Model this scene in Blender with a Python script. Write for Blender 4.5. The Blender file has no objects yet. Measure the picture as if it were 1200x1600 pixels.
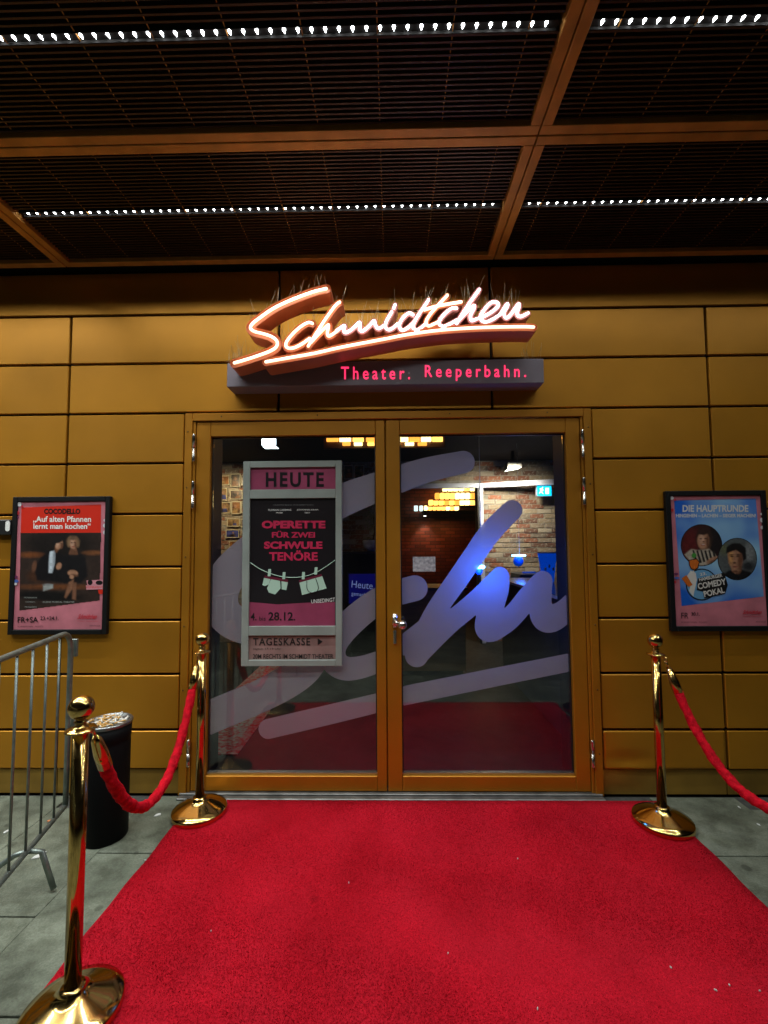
import bpy, math, random
import numpy as np
from mathutils import Matrix, Vector
random.seed(7)
SC = bpy.context.scene
COL = SC.collection

# ------------------------------------------------------------------ camera (solved from the photo's vanishing points)
F, CX, CY = 690.0, 600.0, 813.0            # focal length and principal point in photo pixels (1200 x 1600)
_Y = np.array([12 / F, -40 / F, -1.0]); _Y /= np.linalg.norm(_Y)
_U = np.array([-83.0, 11713.0, -F]); _U -= _U @ _Y * _Y; _U /= np.linalg.norm(_U)
_M = np.array([np.cross(_Y, _U), _Y, _U])
CAM = np.array([0.035, -2.707, 1.48])
cd = bpy.data.cameras.new('camera'); cam = bpy.data.objects.new('camera', cd); COL.objects.link(cam)
cd.sensor_fit = 'VERTICAL'; cd.sensor_height = 36.0; cd.sensor_width = 27.0
cd.lens = F / 1600 * 36.0; cd.shift_y = (CY - 800) / 1600; cd.clip_start = 0.02; cd.clip_end = 2000
m4 = Matrix.Identity(4)
for i in range(3):
    for j in range(3): m4[i][j] = _M[i][j]
    m4[i][3] = CAM[i]
cam.matrix_world = m4
SC.camera = cam

# ------------------------------------------------------------------ night sky and exposure
w = bpy.data.worlds.new('World'); SC.world = w; w.use_nodes = True
wn = w.node_tree.nodes; bgn = wn['Background']
sk = wn.new('ShaderNodeTexSky'); sk.sky_type = 'NISHITA'; sk.sun_disc = False
sk.sun_elevation = math.radians(-3.0); sk.sun_rotation = math.radians(200)
w.node_tree.links.new(sk.outputs[0], bgn.inputs[0]); bgn.inputs[1].default_value = 0.05
SC.view_settings.view_transform = 'Standard'; SC.view_settings.look = 'None'
SC.view_settings.exposure = 0.0; SC.view_settings.gamma = 1.0
SC.render.engine = 'CYCLES'
SC.cycles.use_denoising = True
SC.cycles.max_bounces = 8; SC.cycles.transparent_max_bounces = 16
SC.cycles.sample_clamp_indirect = 4.0
SC.cycles.use_light_tree = True
LED_SPREAD = math.radians(132)
LED_W = .30                                 # radiant watts of one LED behind its downward lens

# ------------------------------------------------------------------ pixel helpers (a pixel gives a ray, the plane gives the distance)
def ray(px, py): return _M @ np.array([(px - CX) / F, -(py - CY) / F, -1.0])
def P(px, py, y=0.0):
    r = ray(px, py); return CAM + r * ((y - CAM[1]) / r[1])
def G(px, py, z=0.0):
    r = ray(px, py); return CAM + r * ((z - CAM[2]) / r[2])

# ------------------------------------------------------------------ materials
MATS = {}
def mat(name, col, rough=0.6, metal=0.0, emit=None, es=0.0, vary=0.0, scale=8.0, bump=0.0, bscale=60.0, sheen=0.0,
        objvary=0.0, coat=0.0, col2=None, detail=4.0, rvary=0.0, spec=0.5, stretch=None):
    if name in MATS: return MATS[name]
    m = bpy.data.materials.new(name); m.use_nodes = True
    nt = m.node_tree; N = nt.nodes; L = nt.links; b = N['Principled BSDF']
    b.inputs['Base Color'].default_value = (*col, 1); b.inputs['Roughness'].default_value = rough
    b.inputs['Metallic'].default_value = metal; b.inputs['Specular IOR Level'].default_value = spec
    if sheen: b.inputs['Sheen Weight'].default_value = sheen; b.inputs['Sheen Roughness'].default_value = 0.4; b.inputs['Sheen Tint'].default_value = (*[min(1, c * 1.6 + .05) for c in col], 1)
    if coat: b.inputs['Coat Weight'].default_value = coat; b.inputs['Coat Roughness'].default_value = 0.08
    if emit: b.inputs['Emission Color'].default_value = (*emit, 1); b.inputs['Emission Strength'].default_value = es
    tc = None
    def coords(sc):
        nonlocal tc
        if tc is None: tc = N.new('ShaderNodeTexCoord')
        if stretch:
            mp = N.new('ShaderNodeMapping'); mp.inputs['Scale'].default_value = stretch
            L.new(tc.outputs['Object'], mp.inputs[0]); src = mp.outputs[0]
        else: src = tc.outputs['Object']
        n = N.new('ShaderNodeTexNoise'); n.inputs['Scale'].default_value = sc; n.inputs['Detail'].default_value = detail
        L.new(src, n.inputs['Vector']); return n
    out = None
    if vary or col2:
        n = coords(scale); r = N.new('ShaderNodeValToRGB')
        c2 = col2 or tuple(max(0, c * (1 - vary)) for c in col)
        c1 = col if col2 else tuple(min(1, c * (1 + vary)) for c in col)
        r.color_ramp.elements[0].position = 0.32; r.color_ramp.elements[1].position = 0.68
        r.color_ramp.elements[0].color = (*c2, 1); r.color_ramp.elements[1].color = (*c1, 1)
        L.new(n.outputs['Fac'], r.inputs[0]); out = r.outputs[0]
    if objvary:
        oi = N.new('ShaderNodeObjectInfo'); mr = N.new('ShaderNodeMapRange')
        mr.inputs['To Min'].default_value = 1 - objvary; mr.inputs['To Max'].default_value = 1 + objvary
        L.new(oi.outputs['Random'], mr.inputs['Value'])
        hs = N.new('ShaderNodeHueSaturation'); hs.inputs['Color'].default_value = (*col, 1)
        if out is not None: L.new(out, hs.inputs['Color'])
        L.new(mr.outputs[0], hs.inputs['Value']); out = hs.outputs[0]
    if out is not None: L.new(out, b.inputs['Base Color'])
    if rvary:
        n = coords(scale * 2.3); mr = N.new('ShaderNodeMapRange')
        mr.inputs['To Min'].default_value = max(0.02, rough - rvary); mr.inputs['To Max'].default_value = min(1, rough + rvary)
        L.new(n.outputs['Fac'], mr.inputs['Value']); L.new(mr.outputs[0], b.inputs['Roughness'])
    if bump:
        n = coords(bscale); bp = N.new('ShaderNodeBump'); bp.inputs['Strength'].default_value = bump; bp.inputs['Distance'].default_value = 0.01
        L.new(n.outputs['Fac'], bp.inputs['Height']); L.new(bp.outputs[0], b.inputs['Normal'])
    MATS[name] = m
    return m

def emis(name, col, strength, sample=True):
    if name in MATS: return MATS[name]
    m = mat(name, tuple(min(1, c) for c in col), 0.4, emit=col, es=strength)
    if not sample: m.cycles.emission_sampling = 'NONE'
    return m

def glass_mat():
    m = bpy.data.materials.new('door_glass'); m.use_nodes = True; N = m.node_tree.nodes; L = m.node_tree.links
    N.remove(N['Principled BSDF']); out = N['Material Output']
    tr = N.new('ShaderNodeBsdfTransparent'); tr.inputs[0].default_value = (0.93, 0.96, 0.95, 1)
    gl = N.new('ShaderNodeBsdfGlossy'); gl.inputs['Roughness'].default_value = 0.0; gl.inputs['Color'].default_value = (1, 1, 1, 1)
    ge = N.new('ShaderNodeNewGeometry'); dt = N.new('ShaderNodeVectorMath'); dt.operation = 'DOT_PRODUCT'   # Schlick reflectance of a thin pane
    L.new(ge.outputs['Incoming'], dt.inputs[0]); L.new(ge.outputs['Normal'], dt.inputs[1])
    ab = N.new('ShaderNodeMath'); ab.operation = 'ABSOLUTE'; L.new(dt.outputs['Value'], ab.inputs[0])
    om = N.new('ShaderNodeMath'); om.operation = 'SUBTRACT'; om.inputs[0].default_value = 1; L.new(ab.outputs[0], om.inputs[1])
    pw = N.new('ShaderNodeMath'); pw.operation = 'POWER'; L.new(om.outputs[0], pw.inputs[0]); pw.inputs[1].default_value = 5
    fr = N.new('ShaderNodeMath'); fr.operation = 'MULTIPLY_ADD'; L.new(pw.outputs[0], fr.inputs[0]); fr.inputs[1].default_value = .935; fr.inputs[2].default_value = .065
    mx = N.new('ShaderNodeMixShader'); L.new(fr.outputs[0], mx.inputs[0]); L.new(tr.outputs[0], mx.inputs[1]); L.new(gl.outputs[0], mx.inputs[2])
    L.new(mx.outputs[0], out.inputs[0]); return m

def film_mat():
    m = bpy.data.materials.new('frosted_film'); m.use_nodes = True; N = m.node_tree.nodes; L = m.node_tree.links
    N.remove(N['Principled BSDF']); out = N['Material Output']
    df = N.new('ShaderNodeBsdfDiffuse'); df.inputs[0].default_value = (0.46, 0.38, 0.46, 1)
    tl = N.new('ShaderNodeBsdfTranslucent'); tl.inputs[0].default_value = (0.72, 0.68, 0.85, 1)
    tr = N.new('ShaderNodeBsdfTransparent')
    a = N.new('ShaderNodeMixShader'); a.inputs[0].default_value = 0.30; L.new(df.outputs[0], a.inputs[1]); L.new(tl.outputs[0], a.inputs[2])
    c = N.new('ShaderNodeMixShader'); c.inputs[0].default_value = 0.04; L.new(a.outputs[0], c.inputs[1]); L.new(tr.outputs[0], c.inputs[2])
    L.new(c.outputs[0], out.inputs[0]); return m

def brick_mat(name, island):
    m = mat(name, (0.3, 0.15, 0.1), 0.9, vary=0.35, scale=22, bump=0.5, bscale=70)
    N = m.node_tree.nodes; L = m.node_tree.links; b = N['Principled BSDF']
    if island: s = N.new('ShaderNodeNewGeometry'); so = s.outputs['Random Per Island']
    else: s = N.new('ShaderNodeObjectInfo'); so = s.outputs['Random']
    r = N.new('ShaderNodeValToRGB'); r.color_ramp.interpolation = 'CONSTANT'
    cols = [(0, (.34, .25, .16)), (.22, (.24, .09, .05)), (.4, (.30, .22, .15)), (.52, (.15, .07, .045)), (.64, (.42, .34, .25)), (.80, (.33, .12, .06)), (.9, (.2, .15, .11))]
    e = r.color_ramp.elements; e[0].color = (*cols[0][1], 1); e[0].position = 0; e[1].position = cols[1][0]; e[1].color = (*cols[1][1], 1)
    for p, c in cols[2:]: q = e.new(p); q.color = (*c, 1)
    L.new(so, r.inputs[0])
    n = N.new('ShaderNodeTexNoise'); n.inputs['Scale'].default_value = 30; n.inputs['Detail'].default_value = 6
    tc = N.new('ShaderNodeTexCoord'); L.new(tc.outputs['Object'], n.inputs['Vector'])
    mx = N.new('ShaderNodeMix'); mx.data_type = 'RGBA'; mx.blend_type = 'MIX'
    pr = N.new('ShaderNodeValToRGB'); pr.color_ramp.elements[0].position = .52; pr.color_ramp.elements[1].position = .75
    L.new(n.outputs['Fac'], pr.inputs[0]); L.new(pr.outputs[0], mx.inputs[0]); L.new(r.outputs[0], mx.inputs[6]); mx.inputs[7].default_value = (.45, .4, .32, 1)
    L.new(mx.outputs[2], b.inputs['Base Color']); return m

GOLD = mat('bronze_anodised_panel', (0.49, 0.212, 0.013), 0.42, 0.55, vary=0.14, scale=1.6, objvary=0.06, bump=0.03, bscale=220, rvary=0.07, detail=8)
GOLDF = mat('bronze_door_frame', (0.44, 0.18, 0.010), 0.42, 0.55, vary=0.10, scale=3, bump=0.03, bscale=200, rvary=0.06)
PLINTH = mat('bronze_plinth', (0.33, 0.19, 0.03), 0.5, 0.4, vary=0.2, scale=5, objvary=0.08, rvary=0.08)
COPPER = mat('copper_ceiling_frame', (0.52, 0.245, 0.05), 0.55, 0.4, vary=0.18, scale=9, objvary=0.05, rvary=0.08)
SLAT = mat('bronze_slat', (0.075, 0.045, 0.028), 0.45, 0.6, objvary=0.12)
DARK = mat('dark_backing', (0.012, 0.010, 0.009), 0.9)
BLACK = mat('black_paint', (0.012, 0.012, 0.013), 0.45, rvary=0.1, scale=10)
STEEL = mat('stainless_steel', (0.62, 0.60, 0.55), 0.25, 1.0, rvary=0.08, scale=20)
ALU = mat('aluminium', (0.6, 0.6, 0.58), 0.35, 1.0, rvary=0.1, scale=30)
GALV = mat('galvanised_steel', (0.21, 0.25, 0.23), 0.42, 0.7, vary=0.22, scale=26, rvary=0.12)
BRASS = mat('polished_brass', (0.66, 0.43, 0.14), 0.13, 1.0, rvary=0.09, scale=9)
VELVET = mat('red_velvet', (0.50, 0.004, 0.014), 0.85, vary=0.30, scale=40, spec=0.1, bump=0.5, bscale=90)
CARPET = mat('red_carpet_pile', (0.66, 0.006, 0.020), 0.95, col2=(0.45, 0.003, 0.011), scale=2.2, detail=12, bump=0.6, bscale=520, spec=0.1)
GLASS = glass_mat(); FILM = film_mat()

def carpet_nodes():
    N = CARPET.node_tree.nodes; L = CARPET.node_tree.links; b = N['Principled BSDF']
    src = b.inputs['Base Color'].links[0].from_socket
    tc = N.new('ShaderNodeTexCoord')
    n = N.new('ShaderNodeTexNoise'); n.inputs['Scale'].default_value = 150; n.inputs['Detail'].default_value = 8; n.inputs['Roughness'].default_value = .9
    L.new(tc.outputs['Object'], n.inputs['Vector'])
    r = N.new('ShaderNodeValToRGB'); r.color_ramp.elements[0].position = .3; r.color_ramp.elements[1].position = .72
    r.color_ramp.elements[0].color = (.30, .28, .28, 1); r.color_ramp.elements[1].color = (1.55, 2.6, 2.2, 1)
    L.new(n.outputs['Fac'], r.inputs[0])
    mx = N.new('ShaderNodeMix'); mx.data_type = 'RGBA'; mx.blend_type = 'MULTIPLY'; mx.inputs[0].default_value = 1
    L.new(src, mx.inputs[6]); L.new(r.outputs[0], mx.inputs[7])
    # trodden-in grey dust: uneven blotches of its own
    d = N.new('ShaderNodeTexNoise'); d.inputs['Scale'].default_value = 2.6; d.inputs['Detail'].default_value = 10; d.inputs['Roughness'].default_value = .7
    L.new(tc.outputs['Object'], d.inputs['Vector'])
    dr = N.new('ShaderNodeValToRGB'); dr.color_ramp.elements[0].position = .42; dr.color_ramp.elements[1].position = .75
    dr.color_ramp.elements[1].color = (.5, .5, .5, 1); L.new(d.outputs['Fac'], dr.inputs[0])
    m2 = N.new('ShaderNodeMix'); m2.data_type = 'RGBA'; L.new(dr.outputs[0], m2.inputs[0]); L.new(mx.outputs[2], m2.inputs[6]); m2.inputs[7].default_value = (.56, .016, .036, 1)
    # a few trodden-in dark spots
    vo = N.new('ShaderNodeTexVoronoi'); vo.inputs['Scale'].default_value = 3.1; L.new(tc.outputs['Object'], vo.inputs['Vector'])
    wob = N.new('ShaderNodeMath'); wob.operation = 'MULTIPLY_ADD'; L.new(d.outputs['Fac'], wob.inputs[0]); wob.inputs[1].default_value = .35; L.new(vo.outputs['Distance'], wob.inputs[2])
    vr = N.new('ShaderNodeValToRGB'); vr.color_ramp.elements[0].position = .16; vr.color_ramp.elements[0].color = (.55, .5, .5, 1); vr.color_ramp.elements[1].position = .235; L.new(wob.outputs[0], vr.inputs[0])
    m3 = N.new('ShaderNodeMix'); m3.data_type = 'RGBA'; m3.blend_type = 'MULTIPLY'; m3.inputs[0].default_value = 1; L.new(m2.outputs[2], m3.inputs[6]); L.new(vr.outputs[0], m3.inputs[7])
    L.new(m3.outputs[2], b.inputs['Base Color'])
carpet_nodes()

# ------------------------------------------------------------------ mesh helpers
class MB:
    def __init__(s): s.v = []; s.f = []; s.smooth = []
    def add(s, vs, fs, smooth=False):
        o = len(s.v); s.v += [tuple(map(float, p)) for p in vs]; s.f += [tuple(i + o for i in f) for f in fs]; s.smooth += [smooth] * len(fs); return s
    def box(s, x0, x1, y0, y1, z0, z1, bev=0.0):
        if bev <= 0:
            vs = [(x, y, z) for z in (z0, z1) for y in (y0, y1) for x in (x0, x1)]
            return s.add(vs, [(0, 2, 3, 1), (4, 5, 7, 6), (0, 1, 5, 4), (2, 6, 7, 3), (0, 4, 6, 2), (1, 3, 7, 5)])
        b = min(bev, (x1 - x0) / 2.01, (y1 - y0) / 2.01, (z1 - z0) / 2.01)
        vs = []; 
        for (zz, ins) in ((z0, b), (z0 + b, 0), (z1 - b, 0), (z1, b)):      # chamfered along every edge
            e = b
            xs0, xs1, ys0, ys1 = x0 + ins, x1 - ins, y0 + ins, y1 - ins
            if ins: vs += [(xs0, ys0, zz), (xs1, ys0, zz), (xs1, ys1, zz), (xs0, ys1, zz)]
            else: vs += [(x0 + e, y0, zz), (x1 - e, y0, zz), (x1, y0 + e, zz), (x1, y1 - e, zz), (x1 - e, y1, zz), (x0 + e, y1, zz), (x0, y1 - e, zz), (x0, y0 + e, zz)]
        f = [(3, 2, 1, 0), (20, 21, 22, 23)]
        for a, c in ((4, 12),):
            for i in range(8): f.append((a + i, a + (i + 1) % 8, c + (i + 1) % 8, c + i))
        for i in range(4):
            j = (i + 1) % 4
            f.append((i, j, 4 + 2 * i + 1, 4 + 2 * i)); f.append((j, 4 + (2 * i + 2) % 8, 4 + 2 * i + 1))
            f.append((20 + j, 20 + i, 12 + 2 * i, 12 + 2 * i + 1)); f.append((12 + 2 * i + 1, 12 + (2 * i + 2) % 8, 20 + j))
        return s.add(vs, f)
    def tube(s, pts, r, n=8, cap=True, closed=False, smooth=True):
        pts = [Vector(p) for p in pts]; k = len(pts); rs = r if hasattr(r, '__len__') else [r] * k
        vs = []; prev = None
        for i, p in enumerate(pts):
            if closed: t = pts[(i + 1) % k] - pts[i - 1]
            else: t = pts[min(i + 1, k - 1)] - pts[max(i - 1, 0)]
            t.normalize()
            if prev is None:
                a = Vector((0, 0, 1)) if abs(t.z) < 0.9 else Vector((1, 0, 0)); u = t.cross(a).normalized()
            else: u = (prev - t * prev.dot(t)).normalized()
            prev = u; v = t.cross(u)
            for j in range(n):
                a = 2 * math.pi * j / n; vs.append(p + (u * math.cos(a) + v * math.sin(a)) * rs[i])
        f = []
        for i in range(k if closed else k - 1):
            q = (i + 1) % k
            for j in range(n): f.append((i * n + j, q * n + j, q * n + (j + 1) % n, i * n + (j + 1) % n))
        s.add(vs, f, smooth)
        if cap and not closed: 
            o = len(s.v) - len(vs); s.f += [tuple(o + j for j in range(n)), tuple(o + (k - 1) * n + j for j in reversed(range(n)))]; s.smooth += [False, False]
        return s
    def lathe(s, prof, c=(0, 0, 0), n=32, smooth=True):
        vs = []; f = []
        for (r, z) in prof:
            for j in range(n): a = 2 * math.pi * j / n; vs.append((c[0] + r * math.cos(a), c[1] + r * math.sin(a), c[2] + z))
        for i in range(len(prof) - 1):
            for j in range(n): f.append((i * n + j, i * n + (j + 1) % n, (i + 1) * n + (j + 1) % n, (i + 1) * n + j))
        if prof[0][0] > 1e-5: f.append(tuple(reversed(range(n))))
        if prof[-1][0] > 1e-5: f.append(tuple((len(prof) - 1) * n + j for j in range(n)))
        return s.add(vs, f, smooth)
    def sphere(s, c, r, n=16, sc=(1, 1, 1)):
        pr = [(max(1e-6, r * math.sin(math.pi * i / (n // 2))), -r * math.cos(math.pi * i / (n // 2))) for i in range(n // 2 + 1)]
        o = len(s.v); s.lathe(pr, (0, 0, 0), n)
        for i in range(o, len(s.v)): q = s.v[i]; s.v[i] = (c[0] + q[0] * sc[0], c[1] + q[1] * sc[1], c[2] + q[2] * sc[2])
        return s
    def prism(s, poly, y0, y1):              # polygon given as (x, z), extruded along y
        n = len(poly); vs = [(x, y0, z) for x, z in poly] + [(x, y1, z) for x, z in poly]
        return s.add(vs, [tuple(range(n)), tuple(reversed(range(n, 2 * n)))] + [(i, i + n, (i + 1) % n + n, (i + 1) % n) for i in range(n)])
    def mesh(s, name):
        me = bpy.data.meshes.new(name); me.from_pydata(s.v, [], s.f)
        if any(s.smooth): me.polygons.foreach_set('use_smooth', s.smooth)
        me.update(); return me
    def build(s, name, m, parent=None, loc=None): return link(name, s.mesh(name), m, parent, loc)

def link(name, me, m, parent=None, loc=None):
    if m is not None and len(me.materials) == 0: me.materials.append(m)
    o = bpy.data.objects.new(name, me); COL.objects.link(o)
    if loc is not None: o.location = loc
    if parent is not None:
        o.parent = parent
        if loc is None and parent.type == 'EMPTY': o.matrix_parent_inverse = Matrix.Translation(-Vector(parent.location))
    return o
def thing(name, label, cat, loc=(0, 0, 0), group=None):
    o = bpy.data.objects.new(name, None); COL.objects.link(o); o.location = loc; o.empty_display_size = 0.1
    return tag(o, label, cat, group)
def tag(o, label=None, cat=None, group=None, kind=None):
    if label: o['label'] = label
    if cat: o['category'] = cat
    if group: o['group'] = group
    if kind: o['kind'] = kind
    return o
def lamp(name, kind, loc, energy, col, parent=None, rot=None, **kw):
    l = bpy.data.lights.new(name, kind); l.energy = energy; l.color = col
    for k, v in kw.items(): setattr(l, k, v)
    o = bpy.data.objects.new(name, l); COL.objects.link(o)
    o.location = loc
    if rot: o.rotation_euler = rot
    if parent is not None:
        o.parent = parent; o.matrix_parent_inverse = Matrix.Translation(-Vector(parent.location))
    return o

def sdf_mesh(strokes, step, clip=None):
    """Union of round-ended strokes in the x-z plane: strokes = [(points, widths)]. Gives cells (polygons) and outline edges by marching squares."""
    allp = np.array([p for s in strokes for p in s[0]]); mw = max(np.max(s[1]) for s in strokes)
    lo = allp.min(0) - mw; hi = allp.max(0) + mw
    if clip is not None: lo = np.maximum(lo, [clip[0] - step, clip[2] - step]); hi = np.minimum(hi, [clip[1] + step, clip[3] + step])
    nx = int((hi[0] - lo[0]) / step) + 2; nz = int((hi[1] - lo[1]) / step) + 2
    X = lo[0] + np.arange(nx) * step; Z = lo[1] + np.arange(nz) * step
    gx, gz = np.meshgrid(X, Z, indexing='ij'); D = np.full(gx.shape, 1e3)
    for pts, ws in strokes:
        for (a, b, wa, wb) in zip(pts[:-1], pts[1:], ws[:-1], ws[1:]):
            ab = np.array(b) - np.array(a); l2 = ab @ ab + 1e-12
            t = np.clip(((gx - a[0]) * ab[0] + (gz - a[1]) * ab[1]) / l2, 0, 1)
            D = np.minimum(D, np.hypot(gx - a[0] - t * ab[0], gz - a[1] - t * ab[1]) - (wa + (wb - wa) * t) / 2)
    if clip is not None: D = np.maximum(D, np.maximum.reduce([clip[0] - gx, gx - clip[1], clip[2] - gz, gz - clip[3]]))
    ins = D < 0; vid = {}; V = []; Fc = []; E = []
    def vert(k, p):
        if k not in vid: vid[k] = len(V); V.append(p)
        return vid[k]
    cnt = ins[:-1, :-1].astype(int) + ins[1:, :-1] + ins[1:, 1:] + ins[:-1, 1:]
    for i, j in zip(*np.nonzero(cnt)):
        c = ((i, j), (i + 1, j), (i + 1, j + 1), (i, j + 1)); poly = []; cr = []
        for q in range(4):
            a, b = c[q], c[(q + 1) % 4]
            if ins[a]: poly.append(vert(a, (X[a[0]], Z[a[1]])))
            if ins[a] != ins[b]:
                k = (min(a, b), max(a, b)); t = D[a] / (D[a] - D[b])
                v = vert(k, (X[a[0]] + t * (X[b[0]] - X[a[0]]), Z[a[1]] + t * (Z[b[1]] - Z[a[1]])))
                poly.append(v); cr.append((v, bool(ins[a])))
        if len(poly) >= 3: Fc.append(tuple(poly))
        if len(cr) == 2:
            E.append((cr[0][0], cr[1][0]) if cr[0][1] else (cr[1][0], cr[0][0]))
        elif len(cr) == 4:
            for q in range(4):
                if cr[q][1]: E.append((cr[q][0], cr[(q + 1) % 4][0]))
    return V, Fc, E

def smooth_path(pts, n=5):                   # Catmull-Rom through the points
    pts = [np.array(p, float) for p in pts]; out = []
    for i in range(len(pts) - 1):
        p0, p1, p2, p3 = pts[max(i - 1, 0)], pts[i], pts[i + 1], pts[min(i + 2, len(pts) - 1)]
        for k in range(n):
            t = k / n
            out.append(.5 * ((2 * p1) + (-p0 + p2) * t + (2 * p0 - 5 * p1 + 4 * p2 - p3) * t * t + (-p0 + 3 * p1 - 3 * p2 + p3) * t ** 3))
    out.append(pts[-1]); return out

TEXT_CACHE = {}
def text_mesh(body, bold=0.0, spacing=1.0):
    k = (body, bold, spacing)
    if k in TEXT_CACHE: return TEXT_CACHE[k]
    cu = bpy.data.curves.new('t', 'FONT'); cu.body = body; cu.offset = bold; cu.space_character = spacing; cu.resolution_u = 3
    o = bpy.data.objects.new('t', cu); COL.objects.link(o)
    dg = bpy.context.evaluated_depsgraph_get(); dg.update()
    me = bpy.data.meshes.new_from_object(o.evaluated_get(dg))
    v = np.array([q.co[:2] for q in me.vertices]); f = [tuple(p.vertices) for p in me.polygons]
    bpy.data.objects.remove(o); bpy.data.curves.remove(cu); bpy.data.meshes.remove(me)
    v -= v.min(0); v /= np.maximum(v.max(0), 1e-6); TEXT_CACHE[k] = (v, f); return v, f
def text(body, quad, y, m, parent, name='lettering', bold=0.0, spacing=1.0, depth=0.0):
    """Lettering filling a pixel quad: (x0,y0,x1,y1) or four corners TL,TR,BR,BL, on the plane y."""
    if len(quad) == 4 and not hasattr(quad[0], '__len__'):
        x0, y0, x1, y1 = quad; quad = ((x0, y0), (x1, y0), (x1, y1), (x0, y1))
    v, f = text_mesh(body, bold, spacing); q = [np.array(P(*c, y)) for c in quad]
    mb = MB(); pts = [(1 - b) * ((1 - a) * q[3] + a * q[2]) + b * ((1 - a) * q[0] + a * q[1]) for a, b in v]
    mb.add(pts, f)
    if depth:
        cnt = {}
        for p in f:
            for i in range(len(p)): e = (p[i], p[(i + 1) % len(p)]); cnt[e] = 1
        n = len(pts); mb.v += [(p[0], p[1] + depth, p[2]) for p in pts]
        for (a, b) in cnt:
            if (b, a) not in cnt: mb.f.append((b, a, a + n, b + n)); mb.smooth.append(False)
    return mb.build(name, m, parent)
def split_letters(o, name):
    me = o.data; par = list(range(len(me.vertices)))
    def find(i):
        while par[i] != i: par[i] = par[par[i]]; i = par[i]
        return i
    for e in me.edges: par[find(e.vertices[0])] = find(e.vertices[1])
    isl = {}
    for p in me.polygons: isl.setdefault(find(p.vertices[0]), []).append(tuple(p.vertices))
    for fs in isl.values():
        ids = sorted({i for f in fs for i in f}); mp_ = {v: k for k, v in enumerate(ids)}
        MB().add([me.vertices[i].co for i in ids], [tuple(mp_[i] for i in f) for f in fs]).build(name, me.materials[0], o.parent)
    bpy.data.objects.remove(o)
def poly(pts, y, m, parent, name, tf=None):
    mb = MB(); q = [P(*(tf(*p) if tf else p), y) for p in pts]
    mb.add(q, [tuple(range(len(q)))]); return mb.build(name, m, parent)
def paint_mat():
    m = bpy.data.materials.new('photo_print'); m.use_nodes = True; N = m.node_tree.nodes; b = N['Principled BSDF']
    a = N.new('ShaderNodeAttribute'); a.attribute_name = 'Col'; m.node_tree.links.new(a.outputs['Color'], b.inputs['Base Color'])
    b.inputs['Roughness'].default_value = .4; b.inputs['Coat Weight'].default_value = .2; return m
PAINT = paint_mat()
def painted(name, rect, nx, ny, layers, tf, y, parent, inside=None, seed=0):
    """A printed picture: a fine grid whose vertex colours are soft shapes laid over each other. layers = [(colour, softness, ellipse tuple | polygon list)]"""
    x0, y0, x1, y1 = rect; gx, gy = np.meshgrid(np.linspace(x0, x1, nx), np.linspace(y0, y1, ny), indexing='ij')
    rs = np.random.RandomState(seed); col = np.zeros((nx, ny, 3))
    for c, soft, sh in layers:
        if sh is None: a = np.ones((nx, ny))
        elif isinstance(sh, tuple):
            cx, cy, rx, ry, rot = sh; u = (gx - cx) * math.cos(rot) + (gy - cy) * math.sin(rot); v = -(gx - cx) * math.sin(rot) + (gy - cy) * math.cos(rot)
            a = np.clip((1 - np.hypot(u / rx, v / ry)) * min(rx, ry) / soft + .5, 0, 1)
        else:
            p = np.array(sh, float); q = np.roll(p, -1, 0); dmin = np.full(gx.shape, 1e9); ins = np.zeros(gx.shape, bool)
            for (ax, ay), (bx, by) in zip(p, q):
                l2 = (bx - ax) ** 2 + (by - ay) ** 2 + 1e-9; t = np.clip(((gx - ax) * (bx - ax) + (gy - ay) * (by - ay)) / l2, 0, 1)
                dmin = np.minimum(dmin, np.hypot(gx - ax - t * (bx - ax), gy - ay - t * (by - ay)))
                cr = ((ay > gy) != (by > gy)) & (gx < (bx - ax) * (gy - ay) / (by - ay + 1e-12) + ax); ins ^= cr
            a = np.clip(np.where(ins, dmin, -dmin) / soft + .5, 0, 1)
        al = c[3] if len(c) > 3 else 1; a = (a * al)[..., None]; col = col * (1 - a) + np.array(c[:3]) * a
    nz = rs.rand(nx // 4 + 2, ny // 4 + 2); ii = np.linspace(0, nx // 4, nx); jj = np.linspace(0, ny // 4, ny)
    n = nz[ii.astype(int)][:, jj.astype(int)]; col *= (.82 + .36 * n)[..., None] * (.93 + .14 * rs.rand(nx, ny))[..., None]
    V = [P(*tf(gx[i, j], gy[i, j]), y) for i in range(nx) for j in range(ny)]
    Fs = []
    for i in range(nx - 1):
        for j in range(ny - 1):
            if inside is None or inside((gx[i, j] + gx[i + 1, j]) / 2, (gy[i, j] + gy[i, j + 1]) / 2): Fs.append((i * ny + j, i * ny + j + 1, (i + 1) * ny + j + 1, (i + 1) * ny + j))
    mb = MB(); mb.add(V, Fs); me = mb.mesh(name); ca = me.color_attributes.new('Col', 'FLOAT_COLOR', 'POINT')
    ca.data.foreach_set('color', np.concatenate([np.clip(col, 0, 1).reshape(-1, 3), np.ones((nx * ny, 1))], 1).ravel()); return link(name, me, PAINT, parent)
def ell(cx, cy, rx, ry, n=20, rot=0.0):
    return [(cx + rx * math.cos(a) * math.cos(rot) - ry * math.sin(a) * math.sin(rot), cy + rx * math.cos(a) * math.sin(rot) + ry * math.sin(a) * math.cos(rot)) for a in (2 * math.pi * i / n for i in range(n))]

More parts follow.
